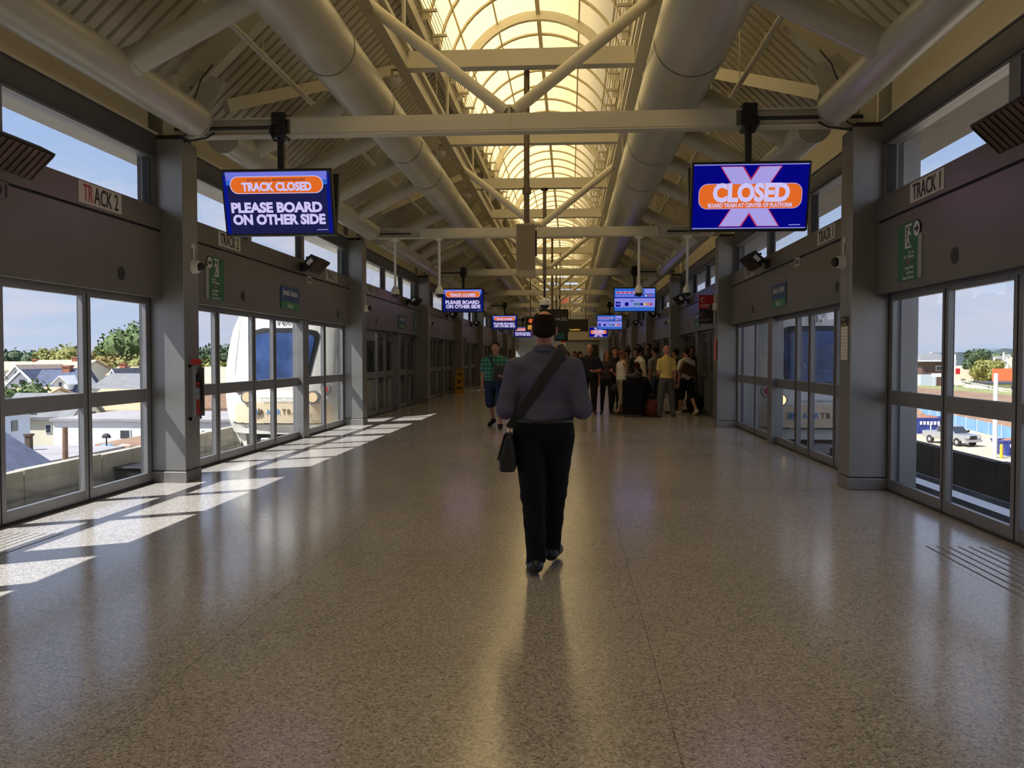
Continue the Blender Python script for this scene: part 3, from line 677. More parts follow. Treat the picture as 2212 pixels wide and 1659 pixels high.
def dumpster(lab, x0, x1, y0, y1, z, h, m):
    d = thing('dumpster', lab, 'dumpster', ((x0 + x1) / 2, (y0 + y1) / 2, z), 'blue dumpsters in the yard')
    t = .35
    mb = MB().add([(x0 + t, y0, z), (x1 - t, y0, z), (x1 - t, y1, z), (x0 + t, y1, z), (x0, y0, z + h), (x1, y0, z + h), (x1, y1, z + h), (x0, y1, z + h)], [(0, 3, 2, 1), (0, 1, 5, 4), (1, 2, 6, 5), (2, 3, 7, 6), (3, 0, 4, 7)])
    obj('body', mb, m, d); obj('rim', MB().box(x0, x1, y0 - .06, y0 + .06, z + h - .1, z + h + .04).box(x0, x1, y1 - .06, y1 + .06, z + h - .1, z + h + .04).box(x0 - .06, x0 + .06, y0, y1, z + h - .1, z + h + .04).box(x1 - .06, x1 + .06, y0, y1, z + h - .1, z + h + .04), m, d)
    for i in range(6): obj('side_rib', MB().box(x0 + .5 + (x1 - x0 - 1) * i / 5 - .05, x0 + .5 + (x1 - x0 - 1) * i / 5 + .05, y0 - .08, y0, z, z + h - .1), m, d)
    for i in range(7): obj('white_marking', MB().box(x0 + .6 + i * .38, x0 + .85 + i * .38, y0 - .095, y0 - .085, z + h * .58, z + h * .8), SIDW, d)
    o = obj('rubble_fill', MB().sphere(((x0 + x1) / 2, (y0 + y1) / 2, z + h * .75), ((x1 - x0) * .46, (y1 - y0) * .45, h * .4), 14, 6, 0, PI / 2), BRK, d)
dumpster('blue dumpster full of rubble behind the silver pickup truck', 38.9, 42.6, 97, 99.4, -7, 1.75, BLUE)
dumpster('second blue dumpster right of the white pole', 37.9, 41.2, 75.6, 77.6, -7, 1.3, BLUE)
def pickup(lab, x, y, z, rot):
    t = thing('pickup_truck', lab, 'truck', (x, y, z)); SIL = mat('silver_paint', (.50, .52, .56), .25, .6)
    M = Matrix.Translation((x, y, z)) @ Matrix.Rotation(rot, 4, 'Z')
    def put(n, mb, m, par=t, **k):
        mb.v = [tuple(M @ Vector(p)) for p in mb.v]; return obj(n, mb, m, par, **k)
    # front of the truck is local -Y
    put('body', MB().prism([(-2.7, .55), (-2.75, 1.0), (-2.6, 1.12), (-1.35, 1.2), (2.7, 1.2), (2.7, .55)], 0, -.98, .98), SIL, bevel=.06)
    put('cab', MB().prism([(-1.35, 1.18), (-.65, 1.82), (.75, 1.86), (1.0, 1.18)], 0, -.86, .86), SIL, bevel=.06)
    put('windscreen', MB().add([(-.78, -1.34, 1.24), (.78, -1.34, 1.24), (.72, -.72, 1.79), (-.72, -.72, 1.79)], [(0, 1, 2, 3)]).add([(-.80, -1.31, 1.2), (.80, -1.31, 1.2), (.74, -.69, 1.77), (-.74, -.69, 1.77)], [(0, 3, 2, 1)]), PANED)
    for sx in (-1, 1):
        put('side_window', MB().prism([(-1.05, 1.25), (-.6, 1.72), (.7, 1.76), (.85, 1.25)], 0, min(sx * .86, sx * .88), max(sx * .86, sx * .88)), PANED)
        put('headlight', MB().box(sx * .62 - .2, sx * .62 + .2, -2.79, -2.7, .86, 1.06), SIGNW); put('mirror', MB().box(sx * 1.05 - .1, sx * 1.05 + .1, -1.15, -1.0, 1.25, 1.45), BLACK)
        for yy in (-1.75, 1.7):
            w = put('wheel', MB().tube((sx * .78, yy, .4), (sx * 1.0, yy, .4), .4, n=20), DARK); put('hub', MB().tube((sx * .99, yy, .4), (sx * 1.02, yy, .4), .2, n=12), SIL, w)
    put('grille', MB().box(-.40, .40, -2.79, -2.72, .72, 1.05), BLACK); put('bumper', MB().box(-.98, .98, -2.88, -2.7, .45, .68), SIL, bevel=.03)
pickup('silver pickup truck parked in the sandy yard', 37.9, 85.5, -7, .35)
tag(obj('lamp_pole', MB().tube((36.5, 74, -7), (36.5, 74, .15), .19, .17, n=12), SIDW), 'tall white pole standing in the yard', 'pole')
for i, (x, y, l) in enumerate(((36.85, 73.6, 'yellow bollard just right of the white pole'), (37.6, 72.6, 'yellow-green bollard in front of the second dumpster'))):
    tag(obj('bollard', MB().tube((x, y, -7), (x, y, -5.9), .12, n=10).sphere((x, y, -5.9), .12, 10, 5, 0, PI / 2), YEL), l, 'bollard')
tag(obj('sand_heap', MB().sphere((39.3, 92, -7), (.7, .6, .55), 10, 5, 0, PI / 2), mat('orange_sack', (.65, .33, .08), .8)), 'small orange heap on the sand left of the truck', 'heap')
tag(obj('marker_stake', MB().tube((38.9, 92.6, -7), (38.9, 92.6, -5.5), .06, n=6), SIDW), 'thin pale stake behind the orange heap', 'stake')
tw = thing('signal_tower', 'brown two-storey yard tower with a grey hipped roof and white eaves', 'building', (84, 202, -7))
obj('wall', MB().box(81.0, 87.0, 200, 208, -7, .6), mat('brown_brick', (.13, .075, .06), .9, vary=.15, vscale=2), tw); obj('eaves', MB().box(80.0, 88.2, 199, 209, .55, .85), SIDW, tw)
obj('roof', MB().add([(80, 199, .85), (88.2, 199, .85), (88.2, 209, .85), (80, 209, .85), (82.6, 203, 2.5), (85.8, 203, 2.5)], [(0, 1, 5, 4), (1, 2, 5), (2, 3, 4, 5), (3, 0, 4), (0, 3, 2, 1)]), RGRY, tw)
window(tw, 84.9, 200, -1.0, 1.6, 1.2); obj('side_annex', MB().box(77.5, 81.0, 203, 209, -7, .5), SIDW, tw)
tag(obj('shipping_container', MB().box(79.2, 82.6, 196, 199, -5.1, -2.4), mat('pale_container', (.50, .56, .66), .7)), 'pale blue container before the brown tower', 'container')
wb = thing('sign_board', 'white sign board on two posts before the brown tower', 'sign', (82.7, 192, -7)); obj('board', MB().box(79.9, 82.9, 192, 192.1, -2.8, -2.0), SIDW, wb)
for x in (80.4, 82.4): obj('post', MB().tube((x, 192.1, -7), (x, 192.1, -2.0), .08, n=6), SIDW, wb)
tag(obj('stop_board', MB().box(83.1, 83.9, 194, 194.1, -4.4, -3.3).tube((83.5, 194.1, -7), (83.5, 194.1, -3.4), .08, n=6), RED), 'red board on a post under the brown tower', 'sign')
house('cream trackside shed under a dark platform roof', 86.0, 95, 180, 190, -4.0, -3.7, SIDC, HEADER, 'x', zb=-7.2, wins=[(91.2, -5.2, 1.2, 2.0)], cat='shed')
for nm, x0, x1, y, z0, z1, m, lab, cat in (('site_wall', 140.8, 151.2, 320, -7, -2.9, SIDC, 'long pale wall at the back of the yard', 'wall'), ('orange_barrier', 144.7, 156, 300, -7, -2.3, ORGB, 'broad orange barrier at the right of the yard', 'barrier'), ('orange_barrier', 146.7, 150.7, 319, -5.2, -2.85, ORGB, 'small orange panel on the pale wall', 'barrier'), ('red_panel', 140.5, 141.9, 318, -4.6, -2.5, RED, 'red panel beside the door mullion', 'panel')):
    tag(obj(nm, MB().box(x0, x1, y, y + .5, z0, z1), m), lab, cat)
rf = thing('ramp_railing', 'white ramp railing running down through the yard', 'railing', (80, 160, -6))
pts = [Vector((85.6, 193, -4.2)), Vector((80, 158, -5.1))]
for i in range(2): obj('rail', MB().tube(pts[0] + Vector((0, 0, .2 + .5 * i)), pts[1] + Vector((0, 0, .2 + .5 * i)), .09, n=6), SIDW, rf)
for i in range(7):
    p = pts[0].lerp(pts[1], i / 6); obj('post', MB().tube((p.x, p.y, -6.8), (p.x, p.y, p.z + .75), .09, n=6), SIDW, rf)
treeline(['dark round tree at the back of the yard', 'olive tree beside the orange barrier', 'green tree far at the right of the yard', 'second green tree far at the right'],
         [(186.5, 402, -7, 12.0, 5.0, LG3, 700, 1.2), (149.2, 313, -7, 8.4, 4.4, LG2, 1000, .8), (243, 502, -7, 12.0, 8.0, LG1, 700, 1.6), (213, 458, -7, 10.0, 5, LG3, 600, 1.5)])
for i in range(7):
    x = 218 + 3.4 * i
    house(f'pale row house far behind the yard, {ORD[i]} from the left', x, x + 2.6, 470 + 3 * (i % 2), 480, -.5 + .8 * (i % 3), 1.2 + .9 * (i % 3), SIDC if i % 2 else SIDW, RGRY, 'y', zb=-7, group='pale row houses behind the yard', over=.2)
hl = MB(); n = 60
prof = [(330 + 4.5 * i, 3.5 + 5.5 / (1 + math.exp(-(i - 22) / 3)) + 1.0 * math.sin(i * .55) + .7 * math.sin(i * 1.3)) for i in range(n)]
hl.prism([(prof[0][0], -8)] + [(a, b + 1.5) for a, b in prof] + [(prof[-1][0], -8)], 1, 900, 960)
struct('hill', hl, mat('hazy_wooded_hill', (.10, .14, .17), .95, vary=.2, vscale=.05), 'hazy wooded hill on the right horizon')
for i in range(9): tag(obj('catenary_mast', MB().tube((168 + 5.6 * i, 420, -7), (168 + 5.6 * i, 420, 3 + (i % 3)), .35, n=6), SIDW), f'thin pale mast far behind the yard, {ORD[i]} from the left', 'mast', 'thin masts behind the yard')

# ---- trains
TWHT = mat('train_white', (.72, .70, .64), .3, vary=.02); TCRM = mat('train_cream_band', (.76, .62, .43), .4); TBLU = mat('train_windscreen', (.03, .06, .17), .12, spec=.8, vary=.5, vscale=2.2)
TBLK = mat('train_black', (.02, .02, .022), .3); LBL = mat('lettering_blue', (.10, .28, .60), .5); LBR = mat('lettering_brown', (.10, .06, .035), .5)
LAMP = emat('headlamp_glow', (1.0, .62, .25), 3.0); LAMPO = mat('headlamp_lens', (.85, .62, .38), .15)
def train(lab, s, yf, lit, lead=True):
    xc = s * 6.2
    t = thing('train_car', lab, 'train', (xc, yf + 9, -.97), 'left train' if s < 0 else 'right train')
    zs = [-.34, -.1, .25, .7, 1.2, 1.7, 2.2, 2.6, 2.9, 3.1, 3.22]
    hw = [1.40, 1.50, 1.57, 1.60, 1.60, 1.56, 1.48, 1.33, 1.10, .75, .30]
    def fy(u, z): return yf + .62 * abs(u) ** 3.2 + .10 * max(0, z - .5) ** 1.6 + (.35 * max(0, (z - 2.5)) ** 1.5) + .06 * max(0, .1 - z) + (-.06 if -.1 <= z <= .62 else 0) * (1 - abs(u) ** 4)
    def hwz(z): return float(np.interp(z, zs, hw))
    us = np.linspace(-1, 1, 25); zf = np.linspace(-.34, 3.22, 41)
    vs = []; fs = []
    for z in zf:
        for u in us: vs.append((xc + u * hwz(z), fy(u, z), z))
    nu = len(us)
    for j in range(len(zf) - 1):
        for i in range(nu - 1): fs.append((j * nu + i, j * nu + i + 1, (j + 1) * nu + i + 1, (j + 1) * nu + i))
    obj('nose', MB().add(vs, fs), TWHT, t, smooth=True)
    hw2 = [1.40, 1.50, 1.57, 1.60, 1.60, 1.60, 1.58, 1.53, 1.42, 1.15, .5]
    vs = []; fs = []
    for z in zf:
        z2 = -.34 + (z + .34) * 1.10; w2 = float(np.interp(z, zs, hw2))
        for sd_ in (-1, 1):
            vs += [(xc + sd_ * hwz(z), fy(1, z), z), (xc + sd_ * w2, yf + 2.6, z2), (xc + sd_ * w2, yf + 17.0, z2)]
    for j in range(len(zf) - 1):
        a, b = 6 * j, 6 * j + 6
        for q in (0, 1, 3, 4): fs.append((a + q, a + q + 1, b + q + 1, b + q))
    a = 6 * (len(zf) - 1); fs += [(a, a + 1, a + 4, a + 3), (a + 1, a + 2, a + 5, a + 4), (0, 3, 4, 1), (1, 4, 5, 2)]
    obj('car_body', MB().add(vs, fs), TWHT, t, smooth=True)
    def patch(name, poly, m, off=.012, n=18):
        """poly outline in (x offset, z): filled grid clipped by linear interpolation of left/right edges"""
        zlo, zhi = min(p[1] for p in poly), max(p[1] for p in poly)
        def span(z):
            xsn = []
            for (x0, z0), (x1, z1) in zip(poly, poly[1:] + poly[:1]):
                if (z0 - z) * (z1 - z) <= 0 and z0 != z1: xsn.append(x0 + (x1 - x0) * (z - z0) / (z1 - z0))
            return min(xsn), max(xsn)
        vs = []; fs = []
        for j in range(n + 1):
            z = zlo + (zhi - zlo) * (j / n * .998 + .001); a, b = span(z)
            for i in range(n + 1):
                x = a + (b - a) * i / n; vs.append((xc + x, fy(x / hwz(z), z) - off, z))
        for j in range(n):
            for i in range(n): fs.append((j * (n + 1) + i, j * (n + 1) + i + 1, (j + 1) * (n + 1) + i + 1, (j + 1) * (n + 1) + i))
        return obj(name, MB().add(vs, fs), m, t, smooth=True)
    if lead:
        patch('windscreen_surround', [(-.58, .90), (.58, .90), (.70, 1.0), (.90, 2.02), (.84, 2.13), (.5, 2.21), (-.5, 2.21), (-.84, 2.13), (-.90, 2.02), (-.70, 1.0)], TBLK, .010)
        patch('windscreen', [(-.54, .94), (.54, .94), (.63, 1.03), (.78, 1.94), (.72, 2.03), (.42, 2.09), (-.42, 2.09), (-.72, 2.03), (-.78, 1.94), (-.63, 1.03)], TBLU, .02)
        patch('cream_band', [(-1.2, -.08), (1.2, -.08), (1.2, .40), (.6, .44), (-.6, .44), (-1.2, .40)], TCRM, .008)
        patch('skirt_seam', [(-1.3, -.10), (1.3, -.10), (1.3, -.07), (-1.3, -.07)], TBLK, .012, 8)
        for sd_ in (-1, 1):
            patch('groove_strip', [(sd_ * 1.22, .95), (sd_ * 1.30, 2.2), (sd_ * 1.26, 2.5), (sd_ * 1.18, 2.2)], mat('groove_shade', (.45, .43, .40), .4) if 'groove_shade' not in MATS else MATS['groove_shade'], .012, 8)  # groove line as a thin strip, its shade put into the grey
            x = sd_ * .80; y = fy(x / 1.6, .58) - .03
            hl_ = obj('headlamp_ring', MB().tube((xc + x, y - .02, .55), (xc + x, y + .1, .55), .16, n=24), STEEL, t, smooth=True)
            obj('headlamp_lens', MB().tube((xc + x, y - .035, .55), (xc + x, y - .015, .55), .115, n=20), LAMP if lit and sd_ == -s else LAMPO, hl_)
            x = sd_ * 1.04; y = fy(x / 1.6, .74) - .03
            rl_ = obj('tail_lamp_ring', MB().tube((xc + x, y - .01, .74), (xc + x, y + .15, .74), .13, n=24), STEEL, t, smooth=True)
            obj('tail_lamp_lens', MB().tube((xc + x, y - .025, .74), (xc + x, y - .005, .74), .09, n=20), RED, rl_)
        yt = fy(0, .18) - .03
        for i, ch in enumerate('AIRTRAIN'):
            text('lettering', ch, .19, LBL if i < 3 else LBR, t, (xc - .27 + i * .128, fy((-.27 + i * .128) / 1.58, .2) - .02, .2), RF, bold=.01, xs=.85)
        for i in range(4): obj('logo_stripe', MB().box(xc - .62 + i * .055, xc - .59 + i * .055, yt, yt + .02, .12 + .02 * (i % 2), .28 - .02 * (i % 2)), LBL if i < 2 else LBR, t)
        text('fleet_number', '107', .28, mat('number_grey', (.12, .12, .13), .5), t, (xc + .05, fy(0, 2.38) - .03, 2.38), (PI / 2 - .12, 0, 0), bold=.004)
        text('small_lettering', 'THE PORT AUTHORITY OF NY & NJ', .06, LBR, t, (xc, fy(0, .52) - .05, .52), RF)
    # sides: door and window band, underframe
    sx = xc - s * 1.615
    for i in range(5):
        y0 = yf + 1.6 + 3.0 * i
        obj('side_window', MB().box(min(sx, sx - s * .02), max(sx, sx - s * .02), y0, y0 + 1.3, .9, 1.95), PANED, t)
        dr = obj('car_doorway', MB().box(min(sx, sx - s * .03), max(sx, sx - s * .03), y0 + 1.5, y0 + 2.8, 0, 2.05), TBLK if lit and i < 3 else STEEL, t)  # open doorways are black boards, the dark inside put into their colour
        if not (lit and i < 3): obj('door_window', MB().box(min(sx - s * .03, sx - s * .045), max(sx - s * .03, sx - s * .045), y0 + 1.65, y0 + 2.65, .8, 1.85), PANED, dr)
    obj('underframe', MB().box(xc - 1.25, xc + 1.25, yf + .7, yf + 16.5, -.75, -.34), TBLK, t)
    if lead: obj('coupler', MB().box(xc - .22, xc + .22, yf - .25, yf + .8, -.62, -.42).tube((xc - .5, yf + .1, -.5), (xc + .5, yf + .1, -.5), .07, n=10), STEEL, t)
    for sd_ in ((-1, 1) if lead else ()):
        obj('corner_skirt', MB().add([(xc + sd_ * 1.0, yf + .35, -.34), (xc + sd_ * 1.42, yf + .75, -.34), (xc + sd_ * 1.3, yf + 1.3, -.34), (xc + sd_ * .95, yf + .9, -.34), (xc + sd_ * 1.0, yf + .5, -.75), (xc + sd_ * 1.25, yf + .8, -.75), (xc + sd_ * 1.2, yf + 1.2, -.75), (xc + sd_ * .95, yf + .9, -.75)], [(0, 1, 5, 4), (1, 2, 6, 5), (2, 3, 7, 6), (3, 0, 4, 7), (4, 5, 6, 7)]), TWHT, t)
        for yy in (2.2, 14.5): obj('wheel', MB().tube((xc + sd_ * .68, yf + yy, -.62), (xc + sd_ * .56, yf + yy, -.62), .36, n=20), STEEL, t)
train('white rounded AirTrain car waiting in the sun at the left track', -1, 19.8, False)
train('white AirTrain car in shade at the right track, headlamp lit', 1, 19.3, True)
for s in (-1, 1):
    for i in (1, 2): train(f'{["", "middle", "rear"][i]} car of the train at the {"left" if s < 0 else "right"} track, behind the nosed car', s, (19.8 if s < 0 else 19.3) + 17.4 * i, False, False)

# ================================================================== FITTINGS IN THE HALL
def rrect(w, h, r, n=6, cx=0, cy=0):
    p = []
    for k, (sx, sy) in enumerate(((1, 1), (-1, 1), (-1, -1), (1, -1))):
        for i in range(n + 1):
            a = PI / 2 * (k + i / n); p.append((cx + sx * (w / 2 - r) + r * math.cos(a), cy + sy * (h / 2 - r) + r * math.sin(a)))
    return p
def flat2(name, poly, d0, m, parent, M, d=.0015):
    """thin raised print on a board that faces local -Y; poly in local (x, z)"""
    mb = MB().prism([(x, z) for x, z in poly], 1, -d0 - d, -d0)
    mb.v = [tuple(M @ Vector(p)) for p in mb.v]; return obj(name, mb, m, parent)
def tmb(mb, M): mb.v = [tuple(M @ Vector(p)) for p in mb.v]; return mb
E_NAVY = emat('screen_navy', (.012, .013, .068)); E_BLUE = emat('screen_blue', (.003, .008, .22)); E_LAV = emat('screen_lavender', (.16, .175, .68)); E_MID = emat('screen_mid_blue', (.03, .13, .55))
E_ORG = emat('screen_orange', (.74, .14, .018)); E_TXT = emat('screen_white', (.60, .54, .90)); E_XBL = emat('screen_royal', (.0018, .0018, .20)); E_XLV = emat('screen_pale', (.38, .33, .75)); E_BRN = emat('screen_brown', (.05, .015, .02)); E_RED = emat('screen_red', (.45, .03, .10)); E_GRN = emat('screen_green', (.02, .16, .16)); E_YEL = emat('screen_yellow', (.55, .48, .10)); E_PAL = emat('screen_periwinkle', (.24, .25, .72))
def screen(kind, lab, x, y, group=None):
    z = 3.33; W, H = 1.33, .775
    t = thing('hanging_screen', lab, 'screen', (x, y, z), group)
    M = Matrix.Translation((x, y - .13, z)) @ Matrix.Rotation(math.radians(13), 4, 'X')
    M2 = Matrix.Translation((x, y + .13, z)) @ Matrix.Rotation(math.radians(-13), 4, 'X')
    obj('casing', tmb(MB().cbox((0, .035, 0), (W, .07, H)), M), BLACK, t, bevel=.008)
    obj('rear_casing', tmb(MB().cbox((0, -.035, 0), (W, .07, H)), M2), BLACK, t, bevel=.008)
    obj('pole', MB().box(x - .035, x + .035, y - .035, y + .035, z + .2, 4.14), BLACK, t)
    obj('clamp', MB().cbox((x, y, 4.25), (.17, .24, .30)), BLACK, t, bevel=.02)
    obj('cable_coil', MB().path([(x + .09 * math.cos(a) * (1 + .2 * math.sin(3 * a)), y - .13 + .02 * math.sin(5 * a), 4.16 + .11 * math.sin(a)) for a in np.linspace(0, 4.2 * PI, 40)], .012, n=5), DARK, t)
    obj('mount_frame', MB().box(x - .2, x + .2, y - .09, y + .09, z - .05, z + .22), BLACK, t)
    w, h = W - .05, H - .055
    def R(name, x0, x1, z0, z1, d, m): return flat2(name, [(x0, z0), (x1, z0), (x1, z1), (x0, z1)], d, m, t, M)
    def T(name, s, size, m, lx, lz, d, **k): return text(name, s, size, m, t, (lx, -d, lz), RF, M=M, **k)
    if kind == 'track':
        R('display', -w / 2, w / 2, -h / 2, h / 2, .001, E_NAVY)
        R('edge_glow', -w / 2, -w / 2 + .045, -h / 2, h / 2 - .05, .003, E_BLUE); R('edge_glow', w / 2 - .045, w / 2, -h / 2, h / 2 - .05, .003, E_BLUE)
        R('header_band', -w / 2 + .03, w / 2 - .03, h / 2 - .10, h / 2 - .005, .003, E_LAV); R('header_band', -w / 2 + .03, w / 2 - .03, h / 2 - .155, h / 2 - .10, .003, E_MID)
        flat2('pill_outline', rrect(1.12, .20, .095, cy=h / 2 - .155), .005, E_TXT, t, M); flat2('pill', rrect(1.10, .185, .09, cy=h / 2 - .155), .007, E_ORG, t, M)
        T('lettering', 'ATTENTION ALL AIRTRAIN PASSENGERS', .040, E_BRN, 0, h / 2 - .098, .010, fit=.70, bold=.01)
        T('lettering', 'TRACK CLOSED', .13, E_TXT, 0, h / 2 - .175, .010, fit=.84, bold=.045)
        T('lettering', 'PLEASE BOARD', .155, E_TXT, -.02, -.055, .006, fit=1.10, bold=.05); T('lettering', 'ON OTHER SIDE', .155, E_TXT, 0, -.195, .006, fit=1.12, bold=.05)
        R('footer_mark', w / 2 - .19, w / 2 - .06, -h / 2 + .035, -h / 2 + .045, .004, E_PAL)
    elif kind == 'closed':
        R('display', -w / 2, w / 2, -h / 2, h / 2, .001, E_XBL)
        R('edge_line', -w / 2, w / 2, h / 2 - .012, h / 2, .003, E_PAL); R('edge_line', -w / 2, w / 2, -h / 2, -h / 2 + .012, .003, E_PAL)
        for sg in (-1, 1):
            for q, m, d in ((1.10, E_RED, .0035), (1.0, E_XLV, .005)):
                a = .115 * q + (.004 if q > 1 else 0); b = h / 2 - .03 + (.006 if q > 1 else 0)
                flat2('cross_stroke', [(sg * -.215 - a, b), (sg * -.215 + a, b), (sg * .215 + a, -b), (sg * .215 - a, -b)], d, m, t, M)
        flat2('pill_outline', rrect(1.16, .285, .10, cy=.005), .008, E_XLV, t, M); flat2('pill', rrect(1.145, .27, .094, cy=.005), .010, E_ORG, t, M)
        T('lettering', 'CLOSED', .27, E_TXT, .01, .045, .013, fit=.86, bold=.05); T('lettering', 'BOARD TRAIN AT CENTER OF PLATFORM', .062, E_TXT, 0, -.095, .013, fit=.94, bold=.03)
        R('footer_mark', w / 2 - .19, w / 2 - .06, -h / 2 + .035, -h / 2 + .045, .004, E_PAL)
    else:
        R('display', -w / 2, w / 2, -h / 2, h / 2, .001, E_BLUE)
        R('upper_panel', -w / 2, w / 2, .08, h / 2, .003, E_PAL if False else E_MID); R('lower_panel', -w / 2, w / 2, -h / 2 + .12, .05, .003, E_PAL); R('lower_fade', -w / 2, w / 2, -h / 2, -h / 2 + .12, .003, E_MID)
        R('clock_box', w / 2 - .34, w / 2 - .02, .20, h / 2 - .01, .005, E_PAL)
        R('route_strip', -w / 2 + .05, .2, .19, .27, .005, E_XLV); R('route_strip', -w / 2 + .04, w / 2 - .04, .10, .16, .005, E_LAV)
        for i in range(7): R('stop_mark', -.02 + i * .085, .04 + i * .085, .11, .15, .007, [E_XBL, E_GRN, E_XBL, E_XBL, E_YEL, E_RED, E_RED][i])
        for i in range(5): R('route_word', -w / 2 + .07 + i * .14, -w / 2 + .17 + i * .14, .205, .255, .007, E_RED)
        R('emblem', -w / 2 + .04, -w / 2 + .19, -.22, -.06, .005, E_XBL); R('emblem_bar', -w / 2 + .06, -w / 2 + .17, -.16, -.11, .007, E_LAV); flat2('round_emblem', rrect(.13, .13, .06, cx=-.25, cy=-.14), .005, E_XBL, t, M)
        for i in range(6): flat2('line_bullet', rrect(.085, .085, .04, cx=.02 + i * .1, cy=-.14), .005, [E_GRN, E_GRN, E_XBL, E_YEL, E_ORG, E_RED][i], t, M)
        R('title_word', -.13, -.03, -.045, -.02, .005, E_XBL)
    return t
SY = [LINES[1 + i] for i in (1, 3, 5, 7)]
for i, y in enumerate(SY):
    screen('track', ['nearest left hanging screen reading TRACK CLOSED, PLEASE BOARD ON OTHER SIDE', 'second TRACK CLOSED screen down the left side, beside a dome camera', 'third TRACK CLOSED screen down the left side', 'farthest TRACK CLOSED screen, partly hidden by the walking man'][i], -2.74, y, 'track closed screens')
screen('closed', 'nearest right hanging screen with white X and orange CLOSED bar', 2.75, SY[0])
screen('map', 'blue route-map screen on the right, beside a dome camera', 2.75, SY[1], 'blue route map screens'); screen('map', 'smaller blue route-map screen farther down on the right', 2.75, SY[2], 'blue route map screens')
screen('closed', 'farthest small screen with a white X on the right', 2.75, SY[3])

# ---- wall signs
GRN = mat('sign_green', (.02, .12, .055), .5); SBLU = mat('sign_blue', (.02, .055, .17), .5); SGR2 = mat('sign_bright_green', (.03, .19, .07), .5); STX = mat('sign_lettering', (.62, .62, .60), .5)
def wall_board(name, lab, cat, s, y, z, w, h, m, group=None, th=.012, xw=4.14, part='plate'):
    t = thing(name, lab, cat, (s * (xw - .01), y, z), group)
    obj(part, MB().box(*sorted((s * xw, s * (xw - th))), y - w / 2, y + w / 2, z - h / 2, z + h / 2), m, t); return t
def WM_(s, y, z, x): return Matrix.Translation((s * x, y, z)) @ Matrix.Rotation(s * -PI / 2, 4, 'Z')
def wtext(t, s, body, size, y, z, m, fit=None, xw=4.126, bold=.0): return text('lettering', body, size, m, t, (s * xw, y, z), wallrot(s), fit=fit, bold=bold)
for s, n, lst in ((-1, '2', [(8.51, .80, .215, 'near TRACK 2 label plate on the left fascia, partly reddened'), (11.83, .78, .2, 'second TRACK 2 plate, under the left hanging screen'), (17.0, .78, .2, 'third TRACK 2 plate, behind the black heater'), (20.4, .78, .2, 'far left TRACK 2 plate past the second column')]),
                  (1, '1', [(8.48, .78, .2, 'near TRACK 1 label plate on the right fascia'), (11.7, .78, .2, 'second TRACK 1 plate beside the right-hand column'), (16.6, .78, .2, 'third TRACK 1 plate, below the black heater')])):
    for i, (y, w, h, lab) in enumerate(lst):
        t = wall_board('track_label', lab, 'label', s, y, 3.15, w, h, LABELM, 'track number plates', th=.006)
        if s < 0 and i == 0:
            text('lettering', 'TR', .24, RED, t, (s * 4.131, y - .235, 3.15), wallrot(s), fit=.17, bold=.008); text('lettering', 'ACK 2', .24, LETTER, t, (s * 4.131, y + .10, 3.15), wallrot(s), fit=.46, bold=.008)
        else: text('lettering', 'TRACK ' + n, .22, LETTER, t, (s * 4.131, y, 3.15), wallrot(s), fit=.64, bold=.008)
t = wall_board('equipment_label', 'small brown O-D1 marking low on the left fascia', 'label', -1, 6.86, 2.93, .40, .15, LABELM if False else FASCIA, th=.003); text('lettering', '0-D1', .16, mat('letter_brown', (.05, .02, .025), .6), t, (-4.135, 6.86, 2.93), RL, fit=.36, bold=.006)
def exit_sign(s, y, lab):
    t = wall_board('exit_sign', lab, 'sign', s, y, 2.575, .50, .58, GRN, 'green exit signs')
    obj('side_strip', MB().box(*sorted((s * 4.14, s * 4.13)), y - .34, y - .25, 2.285, 2.72), mat('sign_strip' + str(s), (.30, .33, .31), .6), t)
    D = WM_(s, y, 2.575, 4.128)
    lx = -s * .0
    def P(poly, d, m, name='pictogram'): return flat2(name, poly, d, m, t, D)
    a = s
    # arrow roundel on the near side (towards the viewer), running figure and door frame
    near = .23 * s                                            # local x: on the right wall local +x points to the viewer
    P(rrect(.15, .15, .074, cx=near, cy=.20), .002, STX, 'arrow_roundel')
    P([(near + s * .055, .20), (near, .245), (near + s * -.002, .212), (near - s * .055, .212), (near - s * .055, .188), (near - s * .002, .188), (near, .155)][::1], .004, LETTER, 'arrow')
    P([(.12 * s, .27), (-.03 * s, .27), (-.03 * s, .25), (.12 * s, .25)], .002, STX); P([(-.03 * s, .27), (-.055 * s, .27), (-.055 * s, .05), (-.03 * s, .05)], .002, STX); P([(.10 * s, .05), (-.055 * s, .05), (-.055 * s, .03), (.10 * s, .03)], .002, STX)
    P(rrect(.035, .035, .017, cx=.035 * s, cy=.225), .002, STX); P([(.055 * s, .205), (0, .205), (-.005 * s, .13), (-.03 * s, .06), (-.01 * s, .055), (.02 * s, .115), (.05 * s, .055), (.07 * s, .06), (.035 * s, .14)], .002, STX)
    P([(.05 * s, .20), (.10 * s, .165), (.085 * s, .15), (.04 * s, .175)], .002, STX)
    for i, (body, w) in enumerate((('Exit to', .13), ('NYC Subway', .24), (None, 0), ('Long Island', .21), ('Rail Road', .17), ('Buses & Street', .26))):
        z = 2.575 - .012 - .048 * i - (.012 if i > 2 else 0)
        if body is None:
            for j, c in enumerate((SBLU, BRK, BRK)): flat2('line_bullet', rrect(.036, .036, .017, cx=(.11 - .045 * j) * s - s * .0, cy=z - 2.575), .002, mat('bullet%d%d' % (j, s), ((.10, .13, .3), (.3, .12, .08), (.3, .12, .08))[j], .5), t, D)
        else: text('lettering', body, .048, STX, t, (s * 4.126, y - (.16 if s > 0 else .16) + w / 2, z), wallrot(s), fit=w, bold=.004)
    return t
